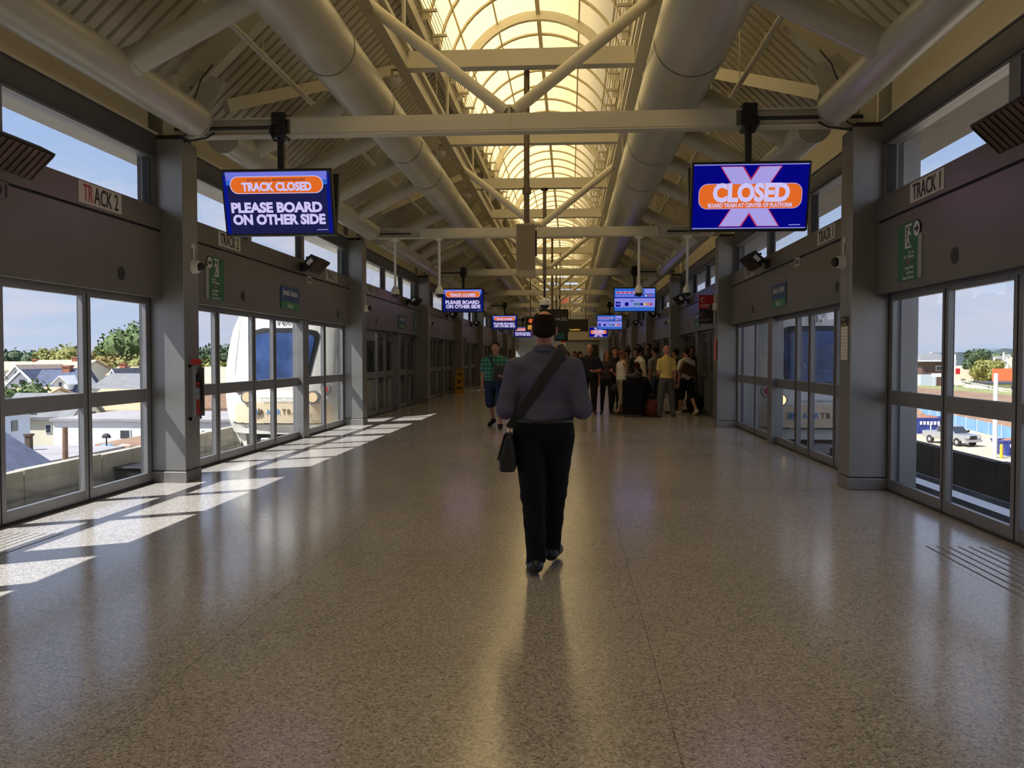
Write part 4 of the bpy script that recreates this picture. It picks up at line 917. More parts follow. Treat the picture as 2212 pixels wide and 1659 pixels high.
exit_sign(-1, 11.36, 'green exit sign on the left fascia with running figure'); exit_sign(1, 8.90, 'green exit sign on the right fascia with running figure')
def station_sign(s, y, lab, n):
    t = wall_board('station_sign', lab, 'sign', s, y, 2.52, .95, .38, SBLU, 'station name signs')
    obj('green_band', MB().box(*sorted((s * 4.1285, s * 4.126)), y - .475, y + .475, 2.33, 2.455), SGR2, t)
    wtext(t, s, 'Jamaica Station', .16, y, 2.60, STX, fit=.78, xw=4.126, bold=.004); wtext(t, s, 'Track ' + n, .12, y, 2.393, STX, fit=.32, xw=4.124, bold=.004)
station_sign(-1, 14.42, 'blue and green station name sign on the left fascia', '2'); station_sign(1, 14.25, 'blue and green station name sign on the right fascia', '1')
station_sign(-1, 24.2, 'far station name sign on the left past the second column', '2'); station_sign(1, 23.2, 'far station name sign on the right, beside the red sign', '1')
t = wall_board('exit_sign', 'narrow green exit sign far down the left fascia', 'sign', -1, 26.3, 2.6, .5, .58, GRN, 'green exit signs')
for i in range(5): wtext(t, -1, ['Exit to', 'NYC Subway', 'Long Island', 'Rail Road', 'Buses & Street'][i], .05, 26.3, 2.7 - .07 * i, STX, fit=.25)
for s, y, lab in ((-1, 15.53, 'small white door plate on the left fascia'), (1, 13.15, 'small white door plate on the right fascia')):
    t = wall_board('door_plate', lab, 'label', s, y, 2.945, .26, .12, LABELM, th=.005)
    for i in (-1, 1): obj('plate_digit', MB().box(*sorted((s * 4.135, s * 4.133)), y + i * .055 - .035, y + i * .055 + .035, 2.91, 2.98), LETTER, t)

# ---- radiant heaters on bracket arms
MESH_ = mat('heater_mesh', (.10, .055, .045), .5, .3, vary=.5, vscale=6); HOT = emat('heater_reflector', (.85, .55, .30), .25)
def heater(s, y, lab, big=False):
    t = thing('radiant_heater', lab, 'heater', (s * 4.1, y, 3.15), 'radiant heaters along the fascias')
    M = Matrix.Translation((s * 3.83, y, 3.14)) @ Matrix.Rotation(s * math.radians(44), 4, 'Y')
    L = .38
    # local: face looks down (-z) before tilt; housing is a shallow tray
    obj('housing', tmb(MB().prism([(-.16, .0), (.16, .0), (.11, .15), (-.11, .15)], 1, -L, L), M), BLACK, t, bevel=.01)
    obj('grille', tmb(MB().box(-.14, .14, -L + .02, L - .02, -.012, .0), M), MESH_, t)
    for i in range(9): obj('grille_bar', tmb(MB().box(-.14, .14, -L + .05 + i * .0825 - .004, -L + .05 + i * .0825 + .004, -.02, -.012), M), BLACK, t)
    obj('end_label', tmb(MB().box(-.06, .06, -L - .004, -L, .03, .10), M), SIGNW, t)
    for i in (-.25, .25): obj('top_bracket', tmb(MB().box(-.02, .02, i - .03, i + .03, .15, .20), M), BLACK, t)
    obj('wall_arm', MB().beam((s * 4.14, y, 3.14), (s * 3.95, y, 3.25), .05, .05).box(*sorted((s * 4.14, s * 4.10)), y - .12, y + .12, 3.05, 3.2), BLACK, t)
    return t
for s in (-1, 1):
    side = 'left' if s < 0 else 'right'
    for i, y in enumerate((6.71 if s < 0 else 6.31, 15.1, 25.0, 33.2, 41.6)):
        heater(s, y, f'black radiant heater on the {side} fascia, ' + ['nearest, cut by the picture edge', 'in the bay after the first column', 'third along', 'fourth along', 'fifth along'][i])
# ---- column devices
def col_cam(s, k, lab):
    y = LINES[k + 2] + .0
    t = thing('alarm_camera', lab, 'camera', (s * 3.868, y + .12, 2.6), 'small cameras on the columns')
    obj('base', MB().tube((s * 3.868, y + .06, 2.60), (s * 3.79, y + .06, 2.60), .085, .07, n=20), WHITE, t, smooth=True)
    obj('dome', MB().sphere((s * 3.77, y + .06, 2.60), .055, 14, 8), BLACK, t, smooth=True); obj('lead', MB().tube((s * 3.86, y + .06, 2.68), (s * 3.86, y + .06, 2.83), .012, n=6), WHITE, t)
    obj('label_strip', MB().box(*sorted((s * 3.866, s * 3.862)), y + .0, y + .12, 2.82, 2.88), LABELM, t)
for s in (-1, 1):
    for k in range(3): col_cam(s, k, f'small white-based dome camera on the {ords[k]} column on the ' + ('left' if s < 0 else 'right'))
fx = thing('extinguisher_cabinet', 'recessed fire extinguisher cabinet on the first left column', 'cabinet', (-3.868, 10.05, 1.1))
obj('frame', MB().box(-3.868, -3.845, 9.90, 9.93, .74, 1.48).box(-3.868, -3.845, 10.17, 10.20, .74, 1.48).box(-3.868, -3.845, 9.90, 10.20, .74, .78).box(-3.868, -3.845, 9.90, 10.20, 1.38, 1.41), STEEL, fx)
obj('back_panel', MB().box(-3.868, -3.862, 9.93, 10.17, .78, 1.38), mat('cabinet_grey', (.28, .29, .29), .5), fx); obj('red_header', MB().box(-3.868, -3.842, 9.91, 10.19, 1.41, 1.48), RED, fx)
obj('door_glass', MB().box(-3.80, -3.796, 9.93, 10.17, .78, 1.38), GLASS, fx); obj('door_rim', MB().box(-3.868, -3.794, 9.925, 9.935, .78, 1.38).box(-3.868, -3.794, 10.165, 10.175, .78, 1.38), STEEL, fx)
ex = thing('fire_extinguisher', 'red fire extinguisher with a silver label inside the cabinet', 'extinguisher', (-3.835, 10.05, .8))
obj('cylinder', MB().tube((-3.835, 10.05, .80), (-3.835, 10.05, 1.16), .055 * .5, n=4) if False else MB().sphere((-3.832, 10.05, 1.17), (.03, .058, .04), 16, 6, 0, PI / 2).prism([(-3.832 + .03 * math.cos(a), 10.05 + .058 * math.sin(a)) for a in np.linspace(0, 2 * PI, 17)[:-1]], 2, .80, 1.17), RED, ex, smooth=True)
obj('silver_label', MB().prism([(-3.832 + .031 * math.cos(a), 10.05 + .0595 * math.sin(a)) for a in np.linspace(0, 2 * PI, 17)[:-1]], 2, .99, 1.13), STEEL, ex); obj('valve', MB().box(-3.845, -3.82, 10.03, 10.07, 1.2, 1.28).beam((-3.83, 10.0, 1.25), (-3.83, 10.1, 1.31), .02, .02), BLACK, ex); obj('hose', MB().path([(-3.825, 10.06, 1.25), (-3.815, 10.12, 1.2), (-3.815, 10.13, 1.05), (-3.815, 10.12, .95)], .01, n=6), BLACK, ex)
nb = thing('notice_holder', 'narrow paper notice with a black and yellow header on the first right column', 'notice', (3.868, 10.0, 1.75))
obj('frame', MB().box(3.862, 3.868, 9.86, 10.14, 1.44, 1.98), STEEL, nb); obj('black_header', MB().box(3.857, 3.863, 9.875, 10.125, 1.86, 1.97), BLACK, nb); obj('paper', MB().box(3.857, 3.863, 9.885, 10.115, 1.47, 1.855), mat('paper', (.62, .58, .52), .8, vary=.06, vscale=20), nb)
GOLD = mat('gold_lettering', (.40, .30, .10), .5)
text('lettering', 'NFTA' if False else 'Night', .05, GOLD, nb, (3.855, 10.03, 1.935), RR, fit=.12, bold=.005); text('lettering', 'Schedules', .05, GOLD, nb, (3.855, 10.0, 1.885), RR, fit=.20, bold=.005)
for i in range(9): obj('text_line', MB().box(3.8555, 3.8568, 9.91, 10.02 + .07 * ((i * 7) % 3) / 2, 1.815 - .038 * i, 1.822 - .038 * i), mat('text_grey%d' % i, (.33, .30, .27), .8) if i == 0 else MATS['text_grey0'], nb)
on_ = thing('orange_notice', 'orange and black notice strips on the second right column', 'notice', (3.868, 18.6, 1.65))
obj('orange_strip', MB().box(3.858, 3.868, 18.60, 18.83, 1.43, 1.92), mat('notice_orange', (.55, .14, .08), .6), on_); obj('black_strip', MB().box(3.858, 3.868, 18.47, 18.585, 1.45, 1.86), BLACK, on_)

# ---- hanging dome cameras, centre poles
def dome(lab, x, y, zt, zb, pm, r=.085, group='dome cameras on drop poles'):
    t = thing('dome_camera', lab, 'camera', (x, y, zb), group)
    obj('flange', MB().tube((x, y, zt - .05), (x, y, zt), .09, n=14), pm, t); obj('drop_pole', MB().tube((x, y, zb + .16), (x, y, zt), .028, n=10), pm, t, smooth=True)
    obj('hood', MB().tube((x, y, zb + .02), (x, y, zb + .12), r + .015, r, n=20).tube((x, y, zb + .12), (x, y, zb + .2), r, .035, n=20), WHITE, t, smooth=True)
    obj('dome', MB().sphere((x, y, zb + .02), (r, r, r * .95), 18, 6, PI / 2, PI), BLACK, t, smooth=True)
for x, l in ((-3.17, 'dome camera on the left pole nearer the wall'), (-2.18, 'dome camera on the left pole beside the second screen'), (2.2, 'dome camera on the right pole before the route-map screen'), (3.24, 'dome camera on the right pole nearer the wall')):
    dome(l, x, LINES[3], 4.13, 2.88, WHITE)
dome('large white dome camera on the dark centre pole above the man', .08, 20.8, 5.62, 2.76, DARK, .11)
obj('pole_sleeve', MB().tube((.08, 20.8, 3.4), (.08, 20.8, 5.62), .045, n=14), POLE, bpy.data.objects['dome_camera.004'], smooth=True)
sk = thing('column_loudspeaker', 'perforated beige loudspeaker box on the first centre pole', 'loudspeaker', (.08, 12.17, 3.0))
obj('pole', MB().tube((.08, 12.3, 3.3), (.08, 12.3, 5.62), .042, n=14), POLE, sk, smooth=True); obj('pole_clamp', MB().tube((.08, 12.3, 3.86), (.08, 12.3, 3.95), .065, n=14), POLE, sk)
obj('housing', MB().box(-.06, .21, 12.06, 12.26, 2.72, 3.40).prism([(-.06, 2.72), (.21, 2.72), (.19, 2.64), (-.03, 2.64)], 1, 12.06, 12.26), mat('speaker_beige', (.42, .35, .24), .55), sk, bevel=.008)
gm = MB()
for i in range(13):
    for j in range(33): gm.box(-.045 + i * .0195, -.035 + i * .0195, 12.054, 12.062, 2.74 + j * .0195, 2.75 + j * .0195)
go = obj('grille_perforation', gm, mat('perforation_dark', (.17, .13, .085), .7), sk); go['kind'] = 'stuff'
obj('side_bracket', MB().box(.21, .235, 12.08, 12.2, 2.95, 3.3), BLACK, sk)
for k, y in enumerate((29.5, 38.2, 46.8)):
    tag(obj('drop_pole', MB().tube((.08, y, 3.1 if k == 0 else 3.6), (.08, y, 5.62), .04, n=10).tube((.08, y, 4.0), (.08, y, 4.08), .06, n=10), POLE, smooth=True), ['centre drop pole carrying the black sign', 'second bare centre drop pole behind the black sign', 'farthest bare centre drop pole'][k], 'pole', 'centre drop poles')
bs = thing('black_sign', 'big black hanging sign with small white lettering behind the man', 'sign', (.14, 29.5, 2.75))
obj('board', MB().box(-.36, .65, 29.45, 29.55, 2.34, 3.17), BLACK, bs); text('lettering', 'NUES', .15, STX, bs, (.40, 29.44, 2.83), RF, fit=.38, bold=.006); text('lettering', 'LINES AND', .07, mat('dim_lettering', (.12, .13, .14), .6), bs, (.38, 29.44, 2.96), RF, fit=.34)
te = thing('teal_sign', 'teal panel sign hanging below the black sign', 'sign', (.38, 33.8, 2.45)); obj('board', MB().box(.08, .62, 33.77, 33.85, 2.15, 2.80), BLACK, te); obj('teal_face', MB().box(.11, .47, 33.76, 33.77, 2.23, 2.78), mat('teal', (.012, .10, .17), .5), te); obj('hanger', MB().tube((.3, 33.81, 2.8), (.3, 33.81, 5.62), .02, n=6), DARK, te)
ei = thing('overhead_exit_sign', 'small red EXIT sign under the far skylight', 'sign', (.36, 51.1, 4.9)); obj('box', MB().box(.02, .70, 51.1, 51.18, 4.69, 5.10), WHITE, ei); text('lettering', 'EXIT', .42, emat('exit_red', (.62, .09, .05), 1.0), ei, (.36, 51.09, 4.895), RF, fit=.56, bold=.02); obj('hanger', MB().tube((.36, 51.14, 5.10), (.36, 51.14, 5.62), .02, n=6), DARK, ei)
ys_ = thing('sign_gantry', 'dark overhead sign box with yellow lettering far down the hall', 'sign', (1.14, 46.8, 3.2)); obj('box', MB().box(.60, 1.69, 46.7, 46.9, 2.92, 3.60), mat('sign_box_brown', (.03, .027, .018), .6), ys_); text('lettering', 'Location', .17, emat('yellow_glow', (.65, .36, .04), 1.0), ys_, (.96, 46.69, 3.03), RF, fit=.56, bold=.01)
for x in (.7, 1.55): obj('hanger', MB().tube((x, 46.8, 3.60), (x, 46.8, 5.62), .02, n=6), DARK, ys_)
am = thing('amber_sign', 'amber-lit narrow sign box half hidden left of the walking man', 'sign', (-1.08, 38.15, 3.0)); obj('box', MB().box(-1.3, -.86, 38.1, 38.2, 2.68, 3.3), BLACK, am); flat2('red_roundel', rrect(.2, .2, .095, cx=-1.06, cy=3.14), -38.1, emat('red_glow', (.6, .1, .03), 1.0), am, Matrix.Identity(4)); obj('amber_band', MB().box(-1.2, -.92, 38.09, 38.1, 2.75, 2.95), emat('amber_glow', (.5, .26, .04), 1.0), am); obj('hanger', MB().tube((-1.08, 38.15, 3.3), (-1.08, 38.15, 5.62), .02, n=6), DARK, am)
# flag sign on the second right column
fg = thing('airline_flag_sign', 'red and black double sign projecting from the second right column', 'sign', (3.7, 18.9, 2.55))
obj('red_board', MB().box(3.53, 3.85, 18.9, 18.93, 2.565, 2.87), RED, fg); obj('black_board', MB().box(3.54, 3.85, 18.9, 18.93, 2.24, 2.56), BLACK, fg); obj('white_edge', MB().box(3.85, 3.872, 18.895, 18.935, 2.24, 2.87), SIGNW, fg)
for z, m in ((2.76, STX), (2.45, mat('dim_gold', (.22, .17, .09), .6))):
    MF = Matrix.Translation((3.62, 18.9, z)); pts = [(.055 * math.cos(a), .055 * math.sin(a)) for a in np.linspace(.9, 2 * PI - .9, 14)] + [(.018 + .043 * math.cos(a), .043 * math.sin(a)) for a in np.linspace(2 * PI - 1.1, 1.1, 12)]
    flat2('crescent_emblem', pts, .001, m, fg, MF); flat2('star_emblem', rrect(.02, .02, .009, cx=.045), .001, m, fg, MF)
    for j in range(2): obj('text_line', MB().box(3.56, 3.80 - .06 * j, 18.897, 18.9, z - .115 - .035 * j, z - .10 - .035 * j), m, fg)
# yellow wet floor sign
wf = thing('wet_floor_sign', 'yellow folding wet-floor sign by the far left wall', 'sign', (-3.87, 34.9, 0)); WY = mat('sign_yellow', (.48, .25, .02), .5)
for sg in (-1, 1):
    MW = Matrix.Translation((-3.87, 34.9 + sg * .16, 0)) @ Matrix.Rotation(sg * math.radians(9), 4, 'X')
    o = obj('leaf', tmb(MB().prism([(-.19, 0), (.19, 0), (.13, 1.02), (-.13, 1.02)], 1, -.012, .012), MW), WY, wf)
    if sg < 0:
        flat2('figure', rrect(.14, .14, .065, cy=.5), .0125, LETTER, wf, MW); flat2('print_bar', [(-.1, .2), (.1, .2), (.1, .27), (-.1, .27)], .0125, LETTER, wf, MW); flat2('print_bar', [(-.09, .78), (.09, .78), (.09, .85), (-.09, .85)], .0125, LETTER, wf, MW)
obj('hinge', MB().box(-4.0, -3.74, 34.87, 34.93, 1.0, 1.05), WY, wf)
tag(obj('wall_notice', MB().box(-4.139, -4.12, 38.4, 39.4, 1.65, 2.4), BLACK), 'small black wall panel far down on the left', 'panel')
# far end enclosure
en = struct('wall_far', MB().box(-4.4, 4.4, 79.0, 79.3, 0, 6.2), mat('far_wall_grey', (.30, .31, .31), .6), 'grey end wall of the hall')
en2 = struct('wall_lift_lobby', MB().box(.35, 3.0, 66, 69, 0, 2.85), mat('lobby_grey', (.34, .35, .35), .6), 'grey lift lobby enclosure in the middle of the far hall'); obj('soffit_band', MB().box(.25, 3.1, 65.8, 69, 2.85, 3.5), mat('soffit_band', (.55, .48, .38), .6), en2); obj('dark_doorway', MB().box(2.15, 2.85, 65.95, 66.0, 0, 2.5), DARK, en2)
tag(obj('wall_poster', MB().box(.05, .36, 60.0, 60.05, 1.9, 2.85), SIGNW), 'white poster panel with a red top far down the hall', 'poster'); obj('red_band', MB().box(.05, .36, 59.98, 60.0, 2.55, 2.85), RED, bpy.data.objects['wall_poster'])

# ================================================================== PEOPLE
# Each figure is grown from tapered limbs as one smooth-blended distance field and meshed with surface nets.
def V3(*a): return np.array(a, float)
def smin(a, b, k):
    h = np.clip(.5 + .5 * (b - a) / k, 0, 1); return b + (a - b) * h - k * h * (1 - h)
def field_mesh(prims, h, k=.03, cuts=(), noise=0.0, seed=0):
    """prims: ('c', a, b, ra, rb[, cuts]) tapered capsules and ('e', centre, radii[, R]) ellipsoids"""
    lo = np.min([np.minimum(p[1], p[2]) - max(p[3], p[4]) if p[0] == 'c' else p[1] - max(p[2]) for p in prims], 0) - .03 - noise
    hi = np.max([np.maximum(p[1], p[2]) + max(p[3], p[4]) if p[0] == 'c' else p[1] + max(p[2]) for p in prims], 0) + .03 + noise
    n = np.ceil((hi - lo) / h).astype(int) + 2
    F = np.full(n, 1.0); ax = [lo[i] + h * np.arange(n[i]) for i in range(3)]
    for p in prims:
        r = max(p[3], p[4]) if p[0] == 'c' else max(p[2])
        pl = (np.minimum(p[1], p[2]) if p[0] == 'c' else p[1]) - r - k - 3 * h; ph = (np.maximum(p[1], p[2]) if p[0] == 'c' else p[1]) + r + k + 3 * h
        i0 = np.clip(((pl - lo) / h).astype(int), 0, n); i1 = np.clip(((ph - lo) / h).astype(int) + 2, 0, n)
        sl = tuple(slice(a, b) for a, b in zip(i0, i1))
        X, Y, Z = np.meshgrid(*[ax[i][sl[i]] for i in range(3)], indexing='ij'); Q = np.stack([X, Y, Z], -1)
        if p[0] == 'c':
            a, b = p[1], p[2]; ab = b - a; L = max(1e-9, ab @ ab); t = np.clip(((Q - a) @ ab) / L, 0, 1)
            d = np.linalg.norm(Q - a - t[..., None] * ab, axis=-1) - (p[3] + (p[4] - p[3]) * t)
            if len(p) > 5:
                for pt, nn in p[5]: d = np.maximum(d, (Q - pt) @ nn)
        else:
            q = Q - p[1]
            if len(p) > 3: q = q @ p[3]
            r_ = np.asarray(p[2]); k0 = np.linalg.norm(q / r_, axis=-1); k1 = np.linalg.norm(q / r_ ** 2, axis=-1) + 1e-9; d = k0 * (k0 - 1) / k1
        F[sl] = smin(F[sl], d, k)
    if noise or cuts:
        X, Y, Z = np.meshgrid(*ax, indexing='ij')
        if noise:
            F = F + noise * (np.sin(23 * X + 9 * np.sin(7 * Z + seed) + 15 * Z + 1.3 * seed) * .6 + np.sin(41 * Z - 17 * X + 6 * np.sin(11 * Y + seed)) * .4)
        for c in cuts:
            if c[0] == 'p': F = np.maximum(F, (X - c[1][0]) * c[2][0] + (Y - c[1][1]) * c[2][1] + (Z - c[1][2]) * c[2][2])
            else: F = np.maximum(F, c[2] - np.sqrt((X - c[1][0]) ** 2 + (Y - c[1][1]) ** 2 + (Z - c[1][2]) ** 2))
    F = np.pad(F, 1, constant_values=1.0); lo = lo - h
    S = F < 0; c = [S[i:S.shape[0] - 1 + i, j:S.shape[1] - 1 + j, l:S.shape[2] - 1 + l] for i in (0, 1) for j in (0, 1) for l in (0, 1)]
    al = np.logical_and.reduce(c); an = np.logical_or.reduce(c); act = an & ~al
    idx = -np.ones(act.shape, int); I = np.argwhere(act); idx[act] = np.arange(len(I))
    acc = np.zeros((len(I), 3)); cnt = np.zeros(len(I))
    corners = [np.array((i, j, l)) for i in (0, 1) for j in (0, 1) for l in (0, 1)]
    for a in range(8):
        for b in range(a + 1, 8):
            if np.abs(corners[a] - corners[b]).sum() != 1: continue
            A = I + corners[a]; B = I + corners[b]; fa = F[tuple(A.T)]; fb = F[tuple(B.T)]; m = (fa < 0) != (fb < 0)
            t = fa[m] / (fa[m] - fb[m]); acc[m] += corners[a] + t[:, None] * (corners[b] - corners[a]); cnt[m] += 1
    V = lo + h * (I + acc / cnt[:, None])
    quads = []
    for axn in range(3):
        d = np.zeros(3, int); d[axn] = 1
        s0 = [slice(1, -1)] * 3; s0[axn] = slice(0, -1); s1 = [slice(1, -1)] * 3; s1[axn] = slice(1, None)
        A = S[tuple(s0)]; B = S[tuple(s1)]; E_ = np.argwhere(A != B)
        off = np.ones(3, int); off[axn] = 0; E_ = E_ + off
        flip = S[tuple(E_.T)]
        u = np.zeros(3, int); u[(axn + 1) % 3] = 1; v = np.zeros(3, int); v[(axn + 2) % 3] = 1
        q = np.stack([idx[tuple((E_ - u - v).T)], idx[tuple((E_ - v).T)], idx[tuple(E_.T)], idx[tuple((E_ - u).T)]], 1)
        q[~flip] = q[~flip][:, ::-1]; quads.append(q)
    return V, np.concatenate(quads)
def join(parts):
    vs = []; fs = []; n = 0
    for v, f in parts: vs.append(v); fs.append(f + n); n += len(v)
    return np.concatenate(vs), np.concatenate(fs)
def np_mesh(name, V, Q, m):
    me = bpy.data.meshes.new(name); me.vertices.add(len(V)); me.vertices.foreach_set('co', V.astype(np.float32).ravel())
    me.loops.add(Q.size); me.loops.foreach_set('vertex_index', Q.astype(np.int32).ravel())
    me.polygons.add(len(Q)); me.polygons.foreach_set('loop_start', np.arange(0, Q.size, 4, dtype=np.int32)); me.polygons.foreach_set('use_smooth', np.ones(len(Q), bool))
    me.update(calc_edges=True); me.validate(); me.materials.append(m); return me
def unit(v): v = np.asarray(v, float); return v / np.linalg.norm(v)

def person(lab, loc, face, H=1.75, skin=None, w=1.0, belly=1.0, top=('tee', None), bottom=('trousers', None), shoes=None, hair=('short', None),
           arms=(((.10, -.02, -1), (.03, .18, -1)), ((.10, -.02, -1), (.03, .18, -1))), legs=((.0, .0), (.0, .0)), lean=0.0, turn=0.0, vox=.016, glasses=False, name='person', spread=.0, hands=True, fine=False, nod=0.0):
    """face: heading in degrees, 0 = looks along +Y (away from the viewer), 180 = towards the viewer.
    arms: (left, right) of (upper, fore) directions, x outward; legs: (left, right) of (thigh swing fwd, knee bend) in degrees"""
    s = H / 1.75; skin = skin or SKIN
    hipz = .92 * s; J = {}
    LT, LS = .42 * s, .42 * s
    for i, sx in ((0, -1), (1, 1)):
        a, b = math.radians(legs[i][0]), math.radians(legs[i][1])
        hip = V3(sx * .092 * s * w, 0, hipz); kn = hip + LT * unit((sx * (.03 + spread), math.sin(a), -math.cos(a)))
        an = kn + LS * unit((sx * spread * .6, math.sin(a - b), -math.cos(a - b)))
        fp = (a - b) * .55                                             # foot pitch
        toe = an + .185 * s * unit((sx * .22, math.cos(fp), math.sin(fp) - .30)); heel = an + V3(0, -.055 * s * math.cos(fp), -.05 * s - .055 * s * math.sin(fp) * -1)
        J[i] = (hip, kn, an, toe, heel)
    zmin = min(min(j[3][2], j[4][2]) for j in J.values()) - .032 * s
    dz = V3(0, 0, -zmin)
    for i in J: J[i] = tuple(p + dz for p in J[i])
    piv = V3(0, 0, .95 * s) + dz; cl, sl_ = math.cos(math.radians(lean)), math.sin(math.radians(lean))
    def U(x, y, z):
        p = V3(x * s, y * s, z * s) + dz - piv; return piv + V3(p[0], p[1] * cl + p[2] * sl_, -p[1] * sl_ + p[2] * cl)
    hc = U(0, .01, 1.64); ct, st = math.cos(math.radians(turn)), math.sin(math.radians(turn)); cn_, sn_ = math.cos(math.radians(nod)), math.sin(math.radians(nod))
    def Hd(x, y, z):
        p = V3(x * s, y * s, z * s); p = V3(p[0], p[1] * cn_ + p[2] * sn_, -p[1] * sn_ + p[2] * cn_); return hc + V3(p[0] * ct - p[1] * st, p[0] * st + p[1] * ct, p[2])
    RH = np.array([[ct, -st, 0], [st, ct, 0], [0, 0, 1]])
    A = {}
    for i, sx in ((0, -1), (1, 1)):
        up, fo = arms[i]; sh = U(sx * .172 * w, -.01, 1.375); el = sh + .285 * s * unit((sx * up[0], up[1], up[2])); wr = el + .25 * s * unit((sx * fo[0], fo[1], fo[2])); A[i] = (sh, el, wr, unit((sx * fo[0], fo[1], fo[2])))
    torso = lambda g: [('e', U(0, 0, .98), (.165 * s * w + g, .118 * s * (.5 + .5 * belly) + g, .14 * s + g)), ('e', U(0, .015 * belly, 1.12), (.150 * s * w * (.6 + .4 * belly) + g, .112 * s * belly + g, .17 * s + g)),
                       ('e', U(0, 0, 1.30), (.168 * s * w + g, .118 * s + g, .19 * s + g)), ('c', U(0, -.012, 1.42), U(-.145 * w, -.012, 1.375), .062 * s + g, .060 * s + g), ('c', U(0, -.012, 1.42), U(.145 * w, -.012, 1.375), .062 * s + g, .060 * s + g), ('c', U(-.045 * w, -.02, 1.45), U(.045 * w, -.02, 1.45), .050 * s + g, .050 * s + g)]
    neck = [('c', U(0, -.015, 1.42), Hd(0, -.012, -.07), .058 * s * (.8 + .2 * w), .054 * s * (.8 + .2 * w))]
    armp = lambda i, g: [('c', A[i][0], A[i][1], .052 * s * (.7 + .3 * w) + g, .042 * s + g), ('c', A[i][1], A[i][2], .040 * s + g, .028 * s + g)]
    legp = lambda i, g, g2: [('c', J[i][0], J[i][1], .085 * s * (.6 + .4 * w) + g, .058 * s + g), ('c', J[i][1], J[i][2], .055 * s + g2, .038 * s + g2)]
    body = torso(0) + neck
    for i in (0, 1): body += armp(i, 0) + legp(i, 0, 0) + [('c', J[i][4] + V3(0, 0, .02 * s), J[i][3], .030 * s, .026 * s)]
    parts = [field_mesh(body, vox, .035)]
    head = [('e', Hd(0, -.012, .03), (.076 * s, .096 * s, .098 * s), RH), ('e', Hd(0, .022, -.035), (.058 * s, .068 * s, .085 * s), RH), ('c', Hd(0, .088, .018), Hd(0, .110, -.026), .010 * s, .015 * s), ('e', Hd(0, .068, -.092), (.028 * s, .022 * s, .020 * s), RH),
            ('c', Hd(-.03, .075, .032), Hd(.03, .075, .032), .013 * s, .013 * s), ('c', Hd(-.020, .080, -.060), Hd(.020, .080, -.060), .012 * s, .012 * s), ('e', Hd(-.079, -.008, -.005), (.012 * s, .022 * s, .034 * s), RH), ('e', Hd(.079, -.008, -.005), (.012 * s, .022 * s, .034 * s), RH), ('c', Hd(0, -.012, -.10), Hd(0, -.01, -.03), .05 * s, .055 * s)]
    parts.append(field_mesh(head, vox * .55 if vox > .011 else .006, .014))
    if hands:
        for i, sx in ((0, -1), (1, 1)):
            sh, el, wr, f = A[i]
            side = unit(np.cross(f, V3(0, 0, 1)) if abs(f[2]) < .8 else V3(0, 1, 0)); side = unit(side - f * (side @ f)); nrm = np.cross(f, side) * -sx
            hp = [('c', wr, wr + f * .05 * s, .026 * s, .030 * s), ('c', wr + f * .055 * s - side * .022 * s, wr + f * .085 * s - side * .024 * s, .014 * s, .013 * s), ('c', wr + f * .055 * s + side * .022 * s, wr + f * .085 * s + side * .024 * s, .014 * s, .013 * s), ('c', wr + f * .05 * s, wr + f * .088 * s, .017 * s, .014 * s)]
            for q, (o, ln) in enumerate(((-.030, .075), (-.010, .086), (.010, .080), (.030, .062))):
                b0 = wr + f * .088 * s + side * o * s; k1 = b0 + (f * .8 - nrm * .35) * ln * .5 * s; k2 = k1 + (f * .25 - nrm * .95) * ln * .5 * s
                hp += [('c', b0, k1, .0090 * s, .0085 * s), ('c', k1, k2, .0085 * s, .0075 * s)]
            t0 = wr + f * .03 * s + side * (.028 * s); t1 = t0 + (f * .6 + side * .6 - nrm * .3) * .045 * s; t2 = t1 + (f * .9 - nrm * .4) * .032 * s
            hp += [('c', t0, t1, .011 * s, .010 * s), ('c', t1, t2, .010 * s, .0085 * s)]
            parts.append(field_mesh(hp, .0065 if vox > .011 else .0045, .006))
    th_ = math.radians(face); Rz = np.array([[math.cos(th_), -math.sin(th_), 0], [math.sin(th_), math.cos(th_), 0], [0, 0, 1]]); O = np.array([loc[0], loc[1], 0.0])
    W = lambda V: V @ Rz.T + O
    root = thing(name, lab, 'person', (loc[0], loc[1], 0), 'travellers in the hall' if name == 'person' else None)
    def add(nm, VQ, m, parent=root): return link(bpy.data.objects.new(nm, np_mesh(nm, W(VQ[0]), VQ[1], m)), parent)
    bo = add('body', join(parts), skin)
    # face details
    for sx in (-1, 1):
        e = MB().sphere((0, 0, 0), (.014 * s, .009 * s, .0085 * s), 10, 6); e.v = [tuple(W((Hd(sx * .031, .083, .012) + (RH @ np.array(p))))[:]) for p in e.v]; eo = obj('eye', e, EYEW if fine or vox < .013 else EYEM, root, smooth=True)
        if vox < .013:
            e2 = MB().sphere((0, 0, 0), (.0062 * s, .006 * s, .0062 * s), 8, 6); e2.v = [tuple(W(Hd(sx * .031, .089, .012) + RH @ np.array(p))) for p in e2.v]; obj('iris', e2, EYEM, eo)
        b = MB().beam(Hd(sx * .016, .090, .034), Hd(sx * .050, .076, .036), .007 * s, .007 * s); b.v = [tuple(W(np.array(p))) for p in b.v]; obj('eyebrow', b, hair[1] or HAIRD, root)
    mo = MB().sphere((0, 0, 0), (.022 * s, .008 * s, .006 * s), 10, 5); mo.v = [tuple(W(Hd(0, .092, -.058) + RH @ np.array(p))) for p in mo.v]; obj('mouth', mo, LIPM, root)
